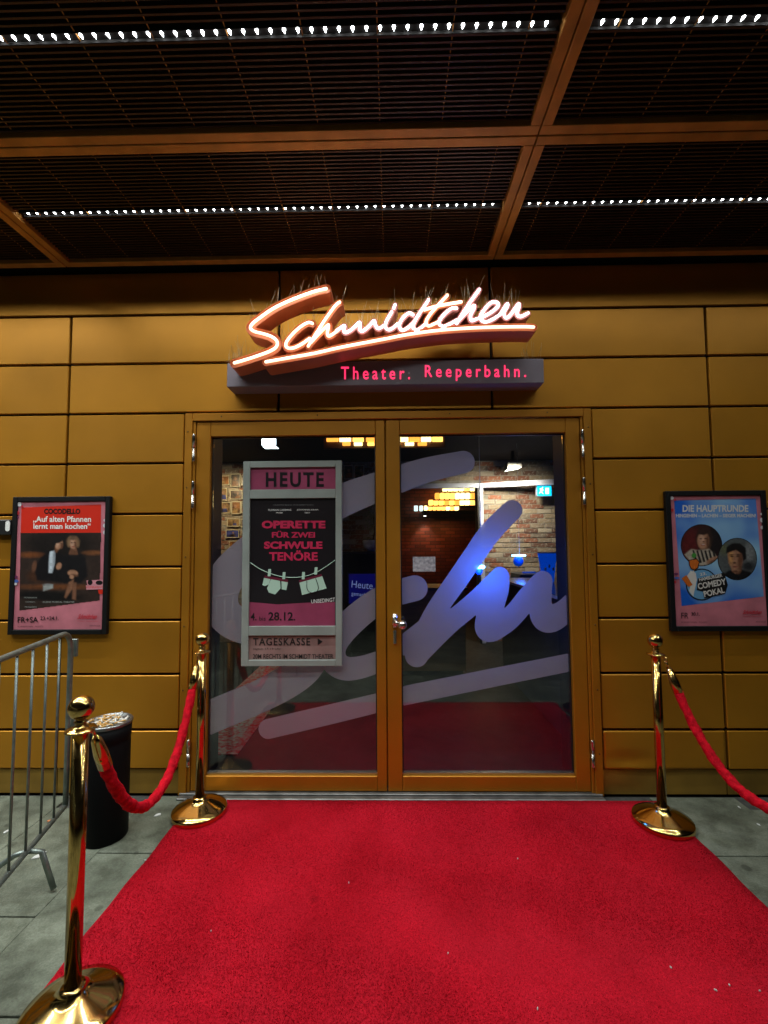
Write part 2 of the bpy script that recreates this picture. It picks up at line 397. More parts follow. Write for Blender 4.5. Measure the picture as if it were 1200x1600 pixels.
# ================================================================== SETTING
# ground sheet, pavement slabs, carpet
tag(MB().add([(-300, -300, -.03), (300, -300, -.03), (300, 40, -.03), (-300, 40, -.03)], [(0, 1, 2, 3)]).build('ground', mat('asphalt', (.05, .05, .05), .9, vary=.3, scale=3)), kind='structure')
PAVE = mat('concrete_paving', (0.26, 0.29, 0.22), 0.8, col2=(0.12, 0.138, 0.10), scale=2.6, detail=12, bump=0.3, bscale=130, objvary=0.10, rvary=0.12)
def pave_nodes():
    N = PAVE.node_tree.nodes; L = PAVE.node_tree.links; b = N['Principled BSDF']
    ge = N.new('ShaderNodeNewGeometry')
    for nd in [q for q in N if q.type == 'TEX_NOISE']: L.new(ge.outputs['Position'], nd.inputs['Vector'])     # one pattern across all slabs
    src = b.inputs['Base Color'].links[0].from_socket
    def layer(scale, lo, hi, dark, prev, rough=.6):
        n = N.new('ShaderNodeTexNoise'); n.inputs['Scale'].default_value = scale; n.inputs['Detail'].default_value = 8; n.inputs['Roughness'].default_value = rough
        L.new(ge.outputs['Position'], n.inputs['Vector']); r = N.new('ShaderNodeValToRGB')
        r.color_ramp.elements[0].position = lo; r.color_ramp.elements[1].position = hi; r.color_ramp.elements[0].color = (*dark, 1)
        L.new(n.outputs['Fac'], r.inputs[0]); m = N.new('ShaderNodeMix'); m.data_type = 'RGBA'; m.blend_type = 'MULTIPLY'; m.inputs[0].default_value = 1
        L.new(prev, m.inputs[6]); L.new(r.outputs[0], m.inputs[7]); return m.outputs[2]
    o = layer(9, .36, .60, (.50, .50, .46), src); o = layer(120, .38, .62, (.62, .62, .60), o, .8)
    vo = N.new('ShaderNodeTexVoronoi'); vo.inputs['Scale'].default_value = 5.5; L.new(ge.outputs['Position'], vo.inputs['Vector'])      # trodden chewing gum
    vr = N.new('ShaderNodeValToRGB'); vr.color_ramp.elements[0].position = .10; vr.color_ramp.elements[1].position = .125; vr.color_ramp.elements[0].color = (.58, .58, .56, 1)
    L.new(vo.outputs['Distance'], vr.inputs[0]); m = N.new('ShaderNodeMix'); m.data_type = 'RGBA'; m.blend_type = 'MULTIPLY'; m.inputs[0].default_value = 1
    L.new(o, m.inputs[6]); L.new(vr.outputs[0], m.inputs[7]); L.new(m.outputs[2], b.inputs['Base Color'])
pave_nodes()
pave = thing('pavement', 'grey concrete slab pavement along the bronze facade', 'pavement'); pave['kind'] = 'structure'
MB().box(-5.2, 5.2, -6.0, 0.02, -.028, -.012).build('joint_bed', mat('joint_grit', (.055, .055, .05), .95, vary=.3, scale=30), pave)
slab = MB().box(-.244, .244, -.369, .369, -.03, 0, .0015).mesh('slab')
xs = [-1.41 + .49 * k for k in range(-6, 14)]
for i, x in enumerate(xs[:-1]):
    for j in range(7):
        xc = x + .245; yc = .05 - .745 * (j + .5) - (.37 if i % 2 else 0) + .2
        if yc - .37 > -0.03: continue
        if -.9 < xc < 1.3 and yc > -1.0: continue            # fully under the carpet
        if yc + .369 > -.004:
            sl = MB().box(-.244, .244, -(yc + .369) + 0, -.003 - yc, -.03, 0, .004) if False else MB().box(-.244, .244, -.369, -.006 - yc, -.03, 0, .0015)
            o = sl.build('slab', PAVE, pave, (xc, yc, 0))
        else: o = link('slab', slab, PAVE, pave, (xc, yc, 0))
        o.rotation_euler = (random.uniform(-.002, .002), random.uniform(-.002, .002), 0)

# the carpet: a 9 mm runner with a slightly wavy edge
cb = MB(); nx_, ny_ = 40, 24; x0, x1, y0, y1 = -1.14, 1.545, -1.47, -.062
for j in range(ny_ + 1):
    for i in range(nx_ + 1):
        u, v_ = i / nx_, j / ny_; e = .006 * math.sin(9 * v_ + 1.3) + .003 * math.sin(31 * v_)
        cb.v.append((x0 + (x1 - x0) * u + e * (1 - 2 * abs(u - .5)) * 0 + (e if u in (0, 1) else 0), y0 + (y1 - y0) * v_, .010 + .0012 * math.sin(7 * u + 11 * v_) * math.sin(5 * v_)))
for j in range(ny_):
    for i in range(nx_): a = j * (nx_ + 1) + i; cb.f.append((a, a + 1, a + nx_ + 2, a + nx_ + 1)); cb.smooth.append(True)
bd = [i for i in range(nx_ + 1)] + [j * (nx_ + 1) + nx_ for j in range(1, ny_ + 1)] + [ny_ * (nx_ + 1) + i for i in range(nx_ - 1, -1, -1)] + [j * (nx_ + 1) for j in range(ny_ - 1, 0, -1)]
o_ = len(cb.v); cb.v += [(cb.v[i][0], cb.v[i][1], .0005) for i in bd]
for k in range(len(bd)): q = (k + 1) % len(bd); cb.f.append((bd[q], bd[k], o_ + k, o_ + q)); cb.smooth.append(False)
rc_ = tag(cb.build('red_carpet', CARPET), 'wide red carpet laid from the double doors towards the street', 'carpet')

# the pile: short leaning tufts all over the carpet
rs_ = np.random.RandomState(5); NP = 230000
bx = rs_.uniform(x0 + .004, x1 - .004, NP); by = rs_.uniform(y0 + .003, y1 - .003, NP); an = rs_.uniform(0, 2 * np.pi, NP); hw = rs_.uniform(.0009, .0016, NP); hh = rs_.uniform(.003, .0055, NP)
lx = rs_.normal(.0006, .0018, NP); ly = rs_.normal(-.0012, .0018, NP); zb_0 = np.full(NP, .0095)
pv = np.stack([np.stack([bx - hw * np.cos(an), by - hw * np.sin(an), zb_0], 1), np.stack([bx + hw * np.cos(an), by + hw * np.sin(an), zb_0], 1), np.stack([bx + lx, by + ly, zb_0 + hh], 1)], 1).reshape(-1, 3)
pm = bpy.data.meshes.new('pile'); pm.vertices.add(NP * 3); pm.vertices.foreach_set('co', pv.ravel()); pm.loops.add(NP * 3); pm.loops.foreach_set('vertex_index', np.arange(NP * 3)); pm.polygons.add(NP); pm.polygons.foreach_set('loop_start', np.arange(0, NP * 3, 3)); pm.update(calc_edges=True)
PILE = CARPET.copy(); PILE.name = 'carpet_fibre'; _N = PILE.node_tree.nodes; _L = PILE.node_tree.links; _b = _N['Principled BSDF']
_src = _b.inputs['Base Color'].links[0].from_socket; _g = _N.new('ShaderNodeNewGeometry'); _mr = _N.new('ShaderNodeMapRange'); _mr.inputs['To Min'].default_value = .55; _mr.inputs['To Max'].default_value = 1.35
_hs = _N.new('ShaderNodeHueSaturation'); _L.new(_g.outputs['Random Per Island'], _mr.inputs['Value']); _L.new(_mr.outputs[0], _hs.inputs['Value']); _L.new(_src, _hs.inputs['Color']); _L.new(_hs.outputs[0], _b.inputs['Base Color'])
for _l in list(_b.inputs['Normal'].links): _L.remove(_l)
pl_o = link('pile', pm, PILE, rc_); tag(pl_o, kind='stuff')
# ------------------------------------------------------------------ facade wall
ROWS = [3.245, 2.96, 2.643, 2.323, 2.006, 1.689, 1.362, 1.037, .712, .383, .150]
DX0, DX1, DZ = -1.25, 1.268, 2.316
fac = thing('facade_wall', 'bronze metal panelled facade wall around the glass double doors', 'wall')
bk = MB().box(-5.2, DX0 + .002, .03, .14, 0, 3.6).box(DX1 - .002, 5.2, .03, .14, 0, 3.6).box(DX0 + .002, DX1 - .002, .03, .14, DZ, 3.6)
bk.build('backing', DARK, fac)
g = .0075
def panel(xa, xb, za, zb):
    if xb - xa < .02 or zb - za < .02: return
    o = MB().box(xa + g, xb - g, 0, .024, za + g, zb - g, .0035).build('panel', GOLD, fac)
    return o
XJ = [-4.667, -3.333, -2.0, -.667, .667, 2.0, 3.333, 4.667]
for r in range(len(ROWS) - 1):
    zt, zb = ROWS[r], ROWS[r + 1]
    if r == 0: segs = [(-3.333, -.667), (-.667, .667), (.667, 3.333), (-5.2, -3.333), (3.333, 5.2)]
    elif zb > DZ - .05: segs = list(zip(XJ[:-1], XJ[1:]))
    else: segs = [s for s in zip(XJ[:-1], XJ[1:]) if s[1] <= -2.0 or s[0] >= 2.0] + [(-2.0, DX0 - .004), (DX1 + .004, 2.0)]
    for s in segs:
        if zb == ROWS[-1] and s[0] > 1.2 and s[1] == 2.0:     # the kicked-in panel beside the door frame
            mb = MB(); nx2, nz2 = 40, 18; xa_, xb_, z0_, z1_ = s[0] + g, s[1] - g, zb + g, zt - g
            for j in range(nz2 + 1):
                for i in range(nx2 + 1):
                    x_ = xa_ + (xb_ - xa_) * i / nx2; z_ = z0_ + (z1_ - z0_) * j / nz2
                    d_ = .016 * math.exp(-((x_ - xa_ - .14) / .13) ** 2 - ((z_ - z0_ - .05) / .045) ** 2) - .006 * math.exp(-((x_ - xa_ - .2) / .2) ** 2 - ((z_ - z0_ - .0) / .03) ** 2)
                    mb.v.append((x_, d_, z_))
            for j in range(nz2):
                for i in range(nx2): a = j * (nx2 + 1) + i; mb.f.append((a, a + 1, a + nx2 + 2, a + nx2 + 1)); mb.smooth.append(True)
            bd2 = list(range(nx2 + 1)) + [j * (nx2 + 1) + nx2 for j in range(1, nz2 + 1)] + [nz2 * (nx2 + 1) + i for i in range(nx2 - 1, -1, -1)] + [j * (nx2 + 1) for j in range(nz2 - 1, 0, -1)]
            o2 = len(mb.v); mb.v += [(mb.v[q][0], .028, mb.v[q][2]) for q in bd2]
            for q in range(len(bd2)): q2 = (q + 1) % len(bd2); mb.f.append((bd2[q2], bd2[q], o2 + q, o2 + q2)); mb.smooth.append(False)
            tag(mb.build('panel', GOLD, fac), 'dented bronze panel beside the door frame'); continue
        panel(s[0], s[1], zb, zt)
for s in [(-4.667, -3.333), (-3.333, -2.0), (-2.0, DX0 - .002), (DX1 + .002, 2.0), (2.0, 3.333), (3.333, 4.667)]:
    MB().box(s[0] + .003, s[1] - .003, .016, .029, .004, .148, .002).build('plinth_panel', PLINTH, fac)

# ------------------------------------------------------------------ ceiling: bronze grilles with LED strips
ZC = 3.238
tag(MB().box(-6, 6, -5.0, .14, 3.62, 3.8).build('ceiling', DARK), kind='structure')
XC = [-4.655, -1.988, .679, 3.346]; YC = [-.066, -.893, -1.672, -2.45]
slat_me = MB().box(-1.285, 1.285, -.0035, .0035, 0, .024).mesh('slat')
rod_cache = {}
LEDM = [emis('led_white', (.93, .98, 1.0), 22, sample=False)]
led_mes = []
for k_ in range(1):
    led_mes.append(MB().add([(-.006, 0, 0), (0, -.013, 0), (.006, 0, 0), (0, .013, 0), (0, 0, -.006), (0, 0, .006)], [(0, 1, 4), (1, 2, 4), (2, 3, 4), (3, 0, 4), (1, 0, 5), (2, 1, 5), (3, 2, 5), (0, 3, 5)]).mesh('led')); led_mes[-1].materials.append(LEDM[k_])
CNAME = {-1: 'beyond the left joint beam', 0: 'above the neon sign', 1: 'right of the crossing copper beams'}
RNAME = ['next to the facade', 'one bay out', 'two bays out']
for ci, (xa, xb) in enumerate(zip(XC[:-1], XC[1:])):
    for ri in range(3):
        yb, ya = YC[ri], YC[ri + 1]          # ya < yb
        s = .003; xa_, xb_, ya_, yb_ = xa + s, xb - s, ya + s, yb - s; W = .043
        place = {0: 'on the bin side', 1: 'above the neon sign', 2: 'on the blue poster side'}[ci]
        c = thing('ceiling_grille', 'bronze slatted ceiling grille %s, %s' % (RNAME[ri], place), 'ceiling grille', ((xa + xb) / 2, (ya + yb) / 2, ZC), 'slatted ceiling grilles')
        for (p, q, rr, t) in ((xa_, xb_, ya_, ya_ + W), (xa_, xb_, yb_ - W, yb_), (xa_, xa_ + W, ya_ + W + .0005, yb_ - W - .0005), (xb_ - W, xb_, ya_ + W + .0005, yb_ - W - .0005)):
            MB().box(p, q, rr, t, ZC, ZC + .09, .002).build('frame_bar', COPPER, c)
        n = int((yb_ - ya_ - 2 * W) / .0205); yl = (ya + yb) / 2
        for k in range(n):
            y = ya_ + W + .012 + k * (yb_ - ya_ - 2 * W - .02) / (n - 1)
            if abs(y - yl) < .022: continue
            o = link('slat', slat_me, SLAT, c, (0, y - (ya + yb) / 2, .022)); o.rotation_euler = (random.uniform(-.03, .03), 0, random.uniform(-.0004, .0004))
        key = round(yb_ - ya_, 3)
        if key not in rod_cache: rod_cache[key] = MB().box(-.0016, .0016, -(yb_ - ya_) / 2 + W, (yb_ - ya_) / 2 - W, 0, .003).mesh('cross_rod')
        for k in range(10): link('cross_rod', rod_cache[key], COPPER, c, (-1.18 + k * .262, 0, .026))
        # LED strip in the middle of the bay
        Ls = thing('led_strip', 'white LED strip in the grille %s, %s' % (RNAME[ri], place), 'led strip', ((xa + xb) / 2, yl, ZC + .03), 'LED strips in the ceiling grilles')
        MB().box(xa_ + W + .01, xb_ - W - .01, yl - .0145, yl + .0145, ZC + .032, ZC + .049).box(xa_ + W + .01, xb_ - W - .01, yl - .0165, yl - .015, ZC + .0205, ZC + .049).box(xa_ + W + .01, xb_ - W - .01, yl + .015, yl + .0165, ZC + .0205, ZC + .049).build('channel', DARK, Ls)
        for k in range(53):
            link('led', led_mes[0], None, Ls, (-1.24 + k * .0476, 0, .002))
            if ci > 0 and ri < 2:            # every LED in view shines by itself
                ll = lamp('led_light', 'AREA', ((xa + xb) / 2 - 1.24 + k * .0476, yl, ZC + .0255), LED_W * (.5 if ci == 2 else 1.05), (.93, .98, .97), Ls, shape='DISK', size=.010, spread=LED_SPREAD)
        if not (ci > 0 and ri < 2): lamp('led_light', 'AREA', ((xa + xb) / 2, yl, ZC + .0255), LED_W * 53 * (1.7, 1.05, .5)[ci], (.93, .98, .97), Ls, shape='RECTANGLE', size=2.5, size_y=.010, spread=LED_SPREAD)

# ------------------------------------------------------------------ door frame and doors
df = thing('door_frame', 'bronze metal frame around the glass double doors', 'door frame')
FO = .048
def fbar(name, *a, m=GOLDF): return MB().box(*a, .003).build(name, m, df)
fbar('jamb', DX0, DX0 + FO, -.012, .06, .006, DZ); fbar('jamb', DX1 - FO, DX1, -.012, .06, .006, DZ)
fbar('head', DX0 + FO + .0005, DX1 - FO - .0005, -.012, .06, DZ - FO, DZ)
for (a, b) in ((DX0 + FO + .0005, DX0 + FO + .018), (DX1 - FO - .018, DX1 - FO - .0005)): fbar('stop', a, b, -.003, .06, .006, DZ - FO - .0005)
MB().box(DX0 + .01, DX1 - .01, -.055, .07, .0005, .012, .004).box(DX0 + .01, DX1 - .01, -.02, .03, .0125, .022, .003).build('threshold', mat('worn_steel', (.20, .20, .19), .5, .8, vary=.3, scale=12, rvary=.15), df)
scr = MB().lathe([(.0045, 0), (.0045, .002), (.001, .003)], n=10).mesh('screw')
for z in (.25, .62, 1.0, 1.42, 1.85, 2.2):
    for x in (DX0 + .02, DX1 - .02):
        o = link('screw', scr, mat('dark_screw', (.12, .07, .03), .4, .8), df, (x, -.0122, z)); o.rotation_euler = (math.pi / 2, 0, 0)
for x in (-1.02, -.42, .4, 1.0):
    o = link('screw', scr, MATS['dark_screw'], df, (x, -.0122, DZ - .022)); o.rotation_euler = (math.pi / 2, 0, 0)

def film_strokes(px_strokes, y):
    out = []
    for pts, ws in px_strokes:
        sp = smooth_path([(p[0], p[1], w_) for p, w_ in zip(pts, ws)], 8)
        q = [P(a, b, y) for a, b, _ in sp]; sc = (P(601, 900, y) - P(600, 900, y))[0]
        out.append(([(p[0], p[2]) for p in q], [c * sc for _, _, c in sp]))
    return out
FS = [([(724, 722), (665, 735), (600, 757), (535, 782), (460, 820), (395, 862), (352, 905), (345, 945), (365, 972), (420, 990), (470, 1008), (484, 1030), (462, 1056), (410, 1086), (330, 1120), (290, 1140)],
       [36, 40, 46, 52, 56, 58, 58, 56, 54, 52, 52, 52, 52, 50, 50, 46]),
      ([(648, 919), (600, 934), (555, 966), (523, 1003), (522, 1032), (545, 1045), (590, 1034), (630, 1007), (668, 978)], [40, 40, 42, 42, 40, 36, 32, 28, 28]),
      ([(800, 797), (766, 832), (739, 870), (716, 904), (677, 962), (651, 1024)], [32, 34, 33, 33, 32, 36]),
      ([(655, 1018), (700, 976), (743, 940), (772, 911), (782, 899), (779, 920), (768, 950), (763, 982), (785, 974), (803, 960), (828, 930), (848, 906), (847, 925), (845, 948), (855, 966), (880, 957), (912, 926)],
       [36, 32, 32, 30, 26, 32, 38, 40, 36, 33, 33, 28, 30, 36, 44, 36, 34]),
      ([(419, 1139), (500, 1120), (587, 1099), (628, 1088), (760, 1061), (905, 1032)], [30, 30, 29, 29, 28, 27])]
FSW = film_strokes(FS, .046)
def hinge(d, x, z0, z1):
    h = MB().lathe([(.0095, z0), (.0105, z0 + .004), (.0105, (z0 + z1) / 2 - .002)], (x, -.016, 0), 14).build('hinge', STEEL, d)
    MB().lathe([(.0105, (z0 + z1) / 2 + .002), (.0105, z1 - .004), (.0095, z1)], (x, -.016, 0), 14).build('hinge_knuckle', STEEL, h)
for side in (-1, 1):
    xa, xb = (-1.181, -.0035) if side < 0 else (.0035, 1.199)
    ga, gb = (-1.092, -.061) if side < 0 else (.089, 1.113)
    zb, zt, gzb, gzt = .026, 2.262, .113, 2.172
    d = thing('glass_door', 'left bronze framed glass door leaf carrying the grey poster case' if side < 0 else 'right bronze framed glass door leaf with the round silver knob', 'door', ((xa + xb) / 2, 0, zb))
    d['label'] = 'bronze framed glass door leaf that carries the grey poster case' if side < 0 else 'bronze framed glass door leaf with the round silver knob'
    for (a, b, c, e, nm) in ((xa, ga, zb, zt, 'stile'), (gb, xb, zb, zt, 'stile'), (ga + .0005, gb - .0005, zb, gzb, 'rail'), (ga + .0005, gb - .0005, gzt, zt, 'rail')):
        MB().box(a, b, .002, .055, c, e, .003).build(nm, GOLDF, d)
    MB().box(ga + .001, gb - .001, .022, .050, gzb + .001, gzb + .010).build('glazing_bead', ALU, d)
    for (a, b, c, e) in ((ga + .001, ga + .007, gzb + .011, gzt - .001), (gb - .007, gb - .001, gzb + .011, gzt - .001), (ga + .008, gb - .008, gzt - .007, gzt - .001)):
        MB().box(a, b, .030, .050, c, e).build('gasket', BLACK, d)
    MB().box(ga + .0075, gb - .0075, .034, .042, gzb + .0105, gzt - .0075).build('glass_pane', GLASS, d)
    V, Fc, E = sdf_mesh(FSW, .006, (ga + .008, gb - .008, gzb + .012, gzt - .008))
    tag(MB().add([(x, .0465, z) for x, z in V], Fc).build('lettering_film', FILM, d), 'frosted mauve film cut as giant script letters')
    hx = -1.189 if side < 0 else 1.207
    for (z0, z1) in ((2.012, 2.182), (1.72, 1.888), (.175, .33)): hinge(d, hx, z0, z1)
    if side > 0:
        MB().box(-.016, .024, .0565, .068, zb + .004, zt - .004, .002).build('astragal', GOLDF, d)
        MB().tube([(.051, -.003, .99), (.051, -.003, 1.07)], .016, 14).build('handle_plate', STEEL, d)
        kb = MB().sphere((.094, -.062, 1.013), .027, 20).build('knob', STEEL, d)
        MB().tube([(.051, -.012, 1.03), (.056, -.045, 1.025), (.075, -.06, 1.018)], .011, 12).build('knob_neck', STEEL, kb)
        MB().tube([(.050, .002, .962), (.050, -.012, .962)], .0105, 12).box(.041, .059, -.010, .002, .889, .962, .003).build('lock_cylinder', STEEL, d)

# ------------------------------------------------------------------ poster case on the left leaf
CASEM = mat('grey_case_frame', (.25, .285, .26), .5, vary=.12, scale=6, rvary=.1)
MAG = mat('print_magenta', (.30, .05, .11), .35, vary=.2, scale=5, coat=.3); INK = mat('print_black', (.012, .010, .012), .3, coat=.4)
PINKT = mat('print_crimson', (.50, .02, .075), .4); MINT = mat('print_mint', (.42, .62, .50), .45); WHITE = mat('print_white', (.75, .75, .72), .5); SALMON = mat('print_salmon', (.28, .17, .155), .4, vary=.2, scale=7, coat=.3)
yc = .004
pc = thing('poster_case', 'grey poster case headed HEUTE fixed to the glass door', 'poster case', tuple(P(457, 1041, yc)))
def zx(px, py): q = P(px, py, yc); return q[0], q[2]
cx0, cz1 = zx(380, 720); cx1, cz0 = zx(534.3, 1041); cz1 = 2.013; cz0 = .757
wins = [(390, 524.5, 730, 764.5), (389.5, 524.5, 778.5, 978.5), (388, 524, 993, 1031.5)]
wz = [(zx(a, (t + b) / 2)[0], zx(e, (t + b) / 2)[0], zx((a + e) / 2, b)[1], zx((a + e) / 2, t)[1]) for a, e, t, b in wins]
wl = sum(q[0] for q in wz) / 3; wr = sum(q[1] for q in wz) / 3
MB().box(cx0, wl, yc, .032, cz0, cz1, .002).build('side_bar', CASEM, pc); MB().box(wr, cx1, yc, .032, cz0, cz1, .002).build('side_bar', CASEM, pc)
zz = [cz1, wz[0][3], wz[0][2], wz[1][3], wz[1][2], wz[2][3], wz[2][2], cz0]
for a, b in ((0, 1), (2, 3), (4, 5), (6, 7)): MB().box(wl + .0004, wr - .0004, yc, .032, zz[b], zz[a], .0015).build('cross_bar', CASEM, pc)
for a, b, m_ in ((1, 2, MAG), (3, 4, INK), (5, 6, SALMON)):
    MB().box(wl + .0004, wr - .0004, .018, .026, zz[b] + .0003, zz[a] - .0003).build('sheet', m_, pc)
yt = .0165
def Z1(x, y): return (370 + x * .2125, 710 + y * .2125)
def T1(body, x0, y0, x1, y1, m_, **k): a = Z1(x0, y0); b = Z1(x1, y1); text(body, (a[0], a[1], b[0], b[1]), yt, m_, pc, **k)
T1('HEUTE', 213, 132, 640, 240, INK, bold=.03, spacing=1.25, name='headline')
T1('OPERETTE', 183, 487, 652, 545, PINKT, bold=.05); T1('FÜR ZWEI', 258, 562, 575, 613, PINKT, bold=.035)
T1('SCHWULE', 200, 640, 630, 695, PINKT, bold=.05); T1('TENÖRE', 238, 705, 595, 782, PINKT, bold=.035)
T1('FLORIAN LUDEWIG', 232, 402, 400, 415, WHITE); T1('MUSIK', 290, 424, 340, 434, WHITE); T1('JOHANNES KRAM', 442, 402, 598, 415, WHITE); T1('TEXT', 497, 424, 540, 434, WHITE)
T1('URAUFFÜHRUNG IM SCHMIDTCHEN', 268, 367, 562, 375, mat('print_grey', (.2, .2, .2), .5))
text('UNBEDINGT', (Z1(547, 1068), Z1(722, 1053), Z1(722, 1082), Z1(547, 1096)), yt - .001, WHITE, pc)
poly([(90, 1085), (300, 1103), (520, 1090), (722, 1086), (722, 1263), (88, 1263)], .0172, MAG, pc, 'colour_field', Z1)
T1('4.', 102, 1165, 145, 1222, INK, bold=.02); T1('bis', 165, 1192, 212, 1222, INK); T1('28.12.', 232, 1160, 430, 1222, INK, bold=.02)
T1('TAGESKASSE', 120, 1350, 540, 1405, INK, bold=.015, spacing=1.15); T1('täglich 17-19 Uhr', 120, 1423, 325, 1441, INK); T1('20M RECHTS IM SCHMIDT THEATER', 118, 1468, 710, 1503, INK, bold=.012)
poly([(595, 1353), (632, 1377), (595, 1403)], yt, INK, pc, 'arrow', Z1)
ln = smooth_path([(97, 795), (170, 842), (240, 873), (320, 897), (400, 905), (490, 898), (580, 870), (660, 822), (724, 776)], 4)
MB().tube([P(*Z1(a, b), yt - .001) for a, b in ln], .0022, 6).build('clothesline', MINT, pc)
for (a, b) in ((240, 868), (347, 890), (490, 890), (582, 855)):
    poly([(a - 9, b - 25), (a + 12, b - 25), (a + 8, b + 28), (a - 13, b + 28)], yt - .003, MINT, pc, 'clothes_peg', Z1)
poly([(200, 908), (248, 915), (235, 955), (208, 968), (188, 960)], yt, MINT, pc, 'briefs', Z1)
poly([(252, 916), (318, 930), (322, 985), (282, 1030), (235, 1015), (222, 985)], yt, MINT, pc, 'briefs', Z1)
poly([(328, 932), (376, 940), (364, 998), (330, 992)], yt, MINT, pc, 'briefs', Z1)
poly([(460, 942), (628, 895), (660, 985), (480, 1034)], yt, MINT, pc, 'boxer_shorts', Z1)
MB().tube([P(*Z1(a, b), yt - .0015) for a, b in smooth_path([(515, 930), (516, 985), (540, 1015), (580, 1010), (600, 980), (580, 912)], 4)], .0018, 6).build('seam', INK, pc)
poly([(205, 890), (378, 920), (376, 940), (202, 908)], yt - .0005, mat('print_wine', (.12, .01, .03), .4), pc, 'waistband', Z1)
poly([(455, 925), (622, 878), (628, 895), (458, 943)], yt - .0005, MATS['print_wine'], pc, 'waistband', Z1)

# ------------------------------------------------------------------ framed posters
PINK = mat('print_pink', (.50, .16, .20), .4, vary=.16, scale=9, coat=.25)
PFR = mat('poster_frame_black', (.006, .006, .006), .55, spec=.2)
SKIN = mat('print_skin', (.34, .17, .10), .5, vary=.25, scale=40); SKIN2 = mat('print_skin_shade', (.20, .09, .05), .5, vary=.25, scale=40)
DKBR = mat('print_dark_brown', (.045, .025, .018), .4, vary=.5, scale=9, coat=.25); RED = mat('print_red', (.60, .022, .008), .4, coat=.25)
HAIR = mat('print_hair', (.16, .09, .045), .5, vary=.4, scale=60); JET = mat('print_jet', (.008, .007, .007), .4, coat=.25)
TAN = mat('print_rust', (.20, .065, .02), .5, vary=.4, scale=15)
def poster(label, xa, xb, za, zb):
    p = thing('framed_poster', label, 'poster', ((xa + xb) / 2, -.03, za)); fw = .030
    for b in ((xa, xa + fw, za, zb), (xb - fw, xb, za, zb)): MB().box(b[0], b[1], -.030, -.001, b[2], b[3], .003).build('frame_bar', PFR, p)
    for b in ((za, za + fw), (zb - fw, zb)): MB().box(xa + fw + .0004, xb - fw - .0004, -.030, -.001, b[0], b[1], .003).build('frame_bar', PFR, p)
    MB().box(xa + fw + .0004, xb - fw - .0004, -.020, -.004, za + fw + .0004, zb - fw - .0004).build('paper', PINK, p)
    return p
# left poster
pl = poster('pink framed poster with red banner and a couple seated on a sofa', -2.306, -1.697, .957, 1.799)
Y1 = -.0204
def Z2(x, y): return (x / 4, 750 + y / 4)
lay = [0]
def A(pts, m_, nm, p=None, tf=Z2, y=Y1):
    lay[0] += 1; return poly(pts, y - .00014 * lay[0], m_, p or pl, nm, tf)
def TX(body, x0, y0, x1, y1, m_, p=None, tf=Z2, y=Y1, quad=None, **k):
    lay[0] += 1
    q = [tf(*c) for c in quad] if quad else [tf(x0, y0), tf(x1, y0), tf(x1, y1), tf(x0, y1)]
    return text(body, q, y - .00014 * lay[0], m_, p or pl, **k)
A([(134, 172), (632, 153), (630, 329), (129, 331)], RED, 'banner')
A([(129, 331), (630, 329), (620, 752), (121, 815)], DKBR, 'photo_print')
def in_photo(x, y): return y < 815 - (x - 121) * 63 / 499 and 122 + (815 - y) * .016 < x < 631 - (y - 329) * .024
SK, SD, LT = (.34, .17, .10), (.13, .055, .03), (.46, .27, .18)
lay[0] += 2
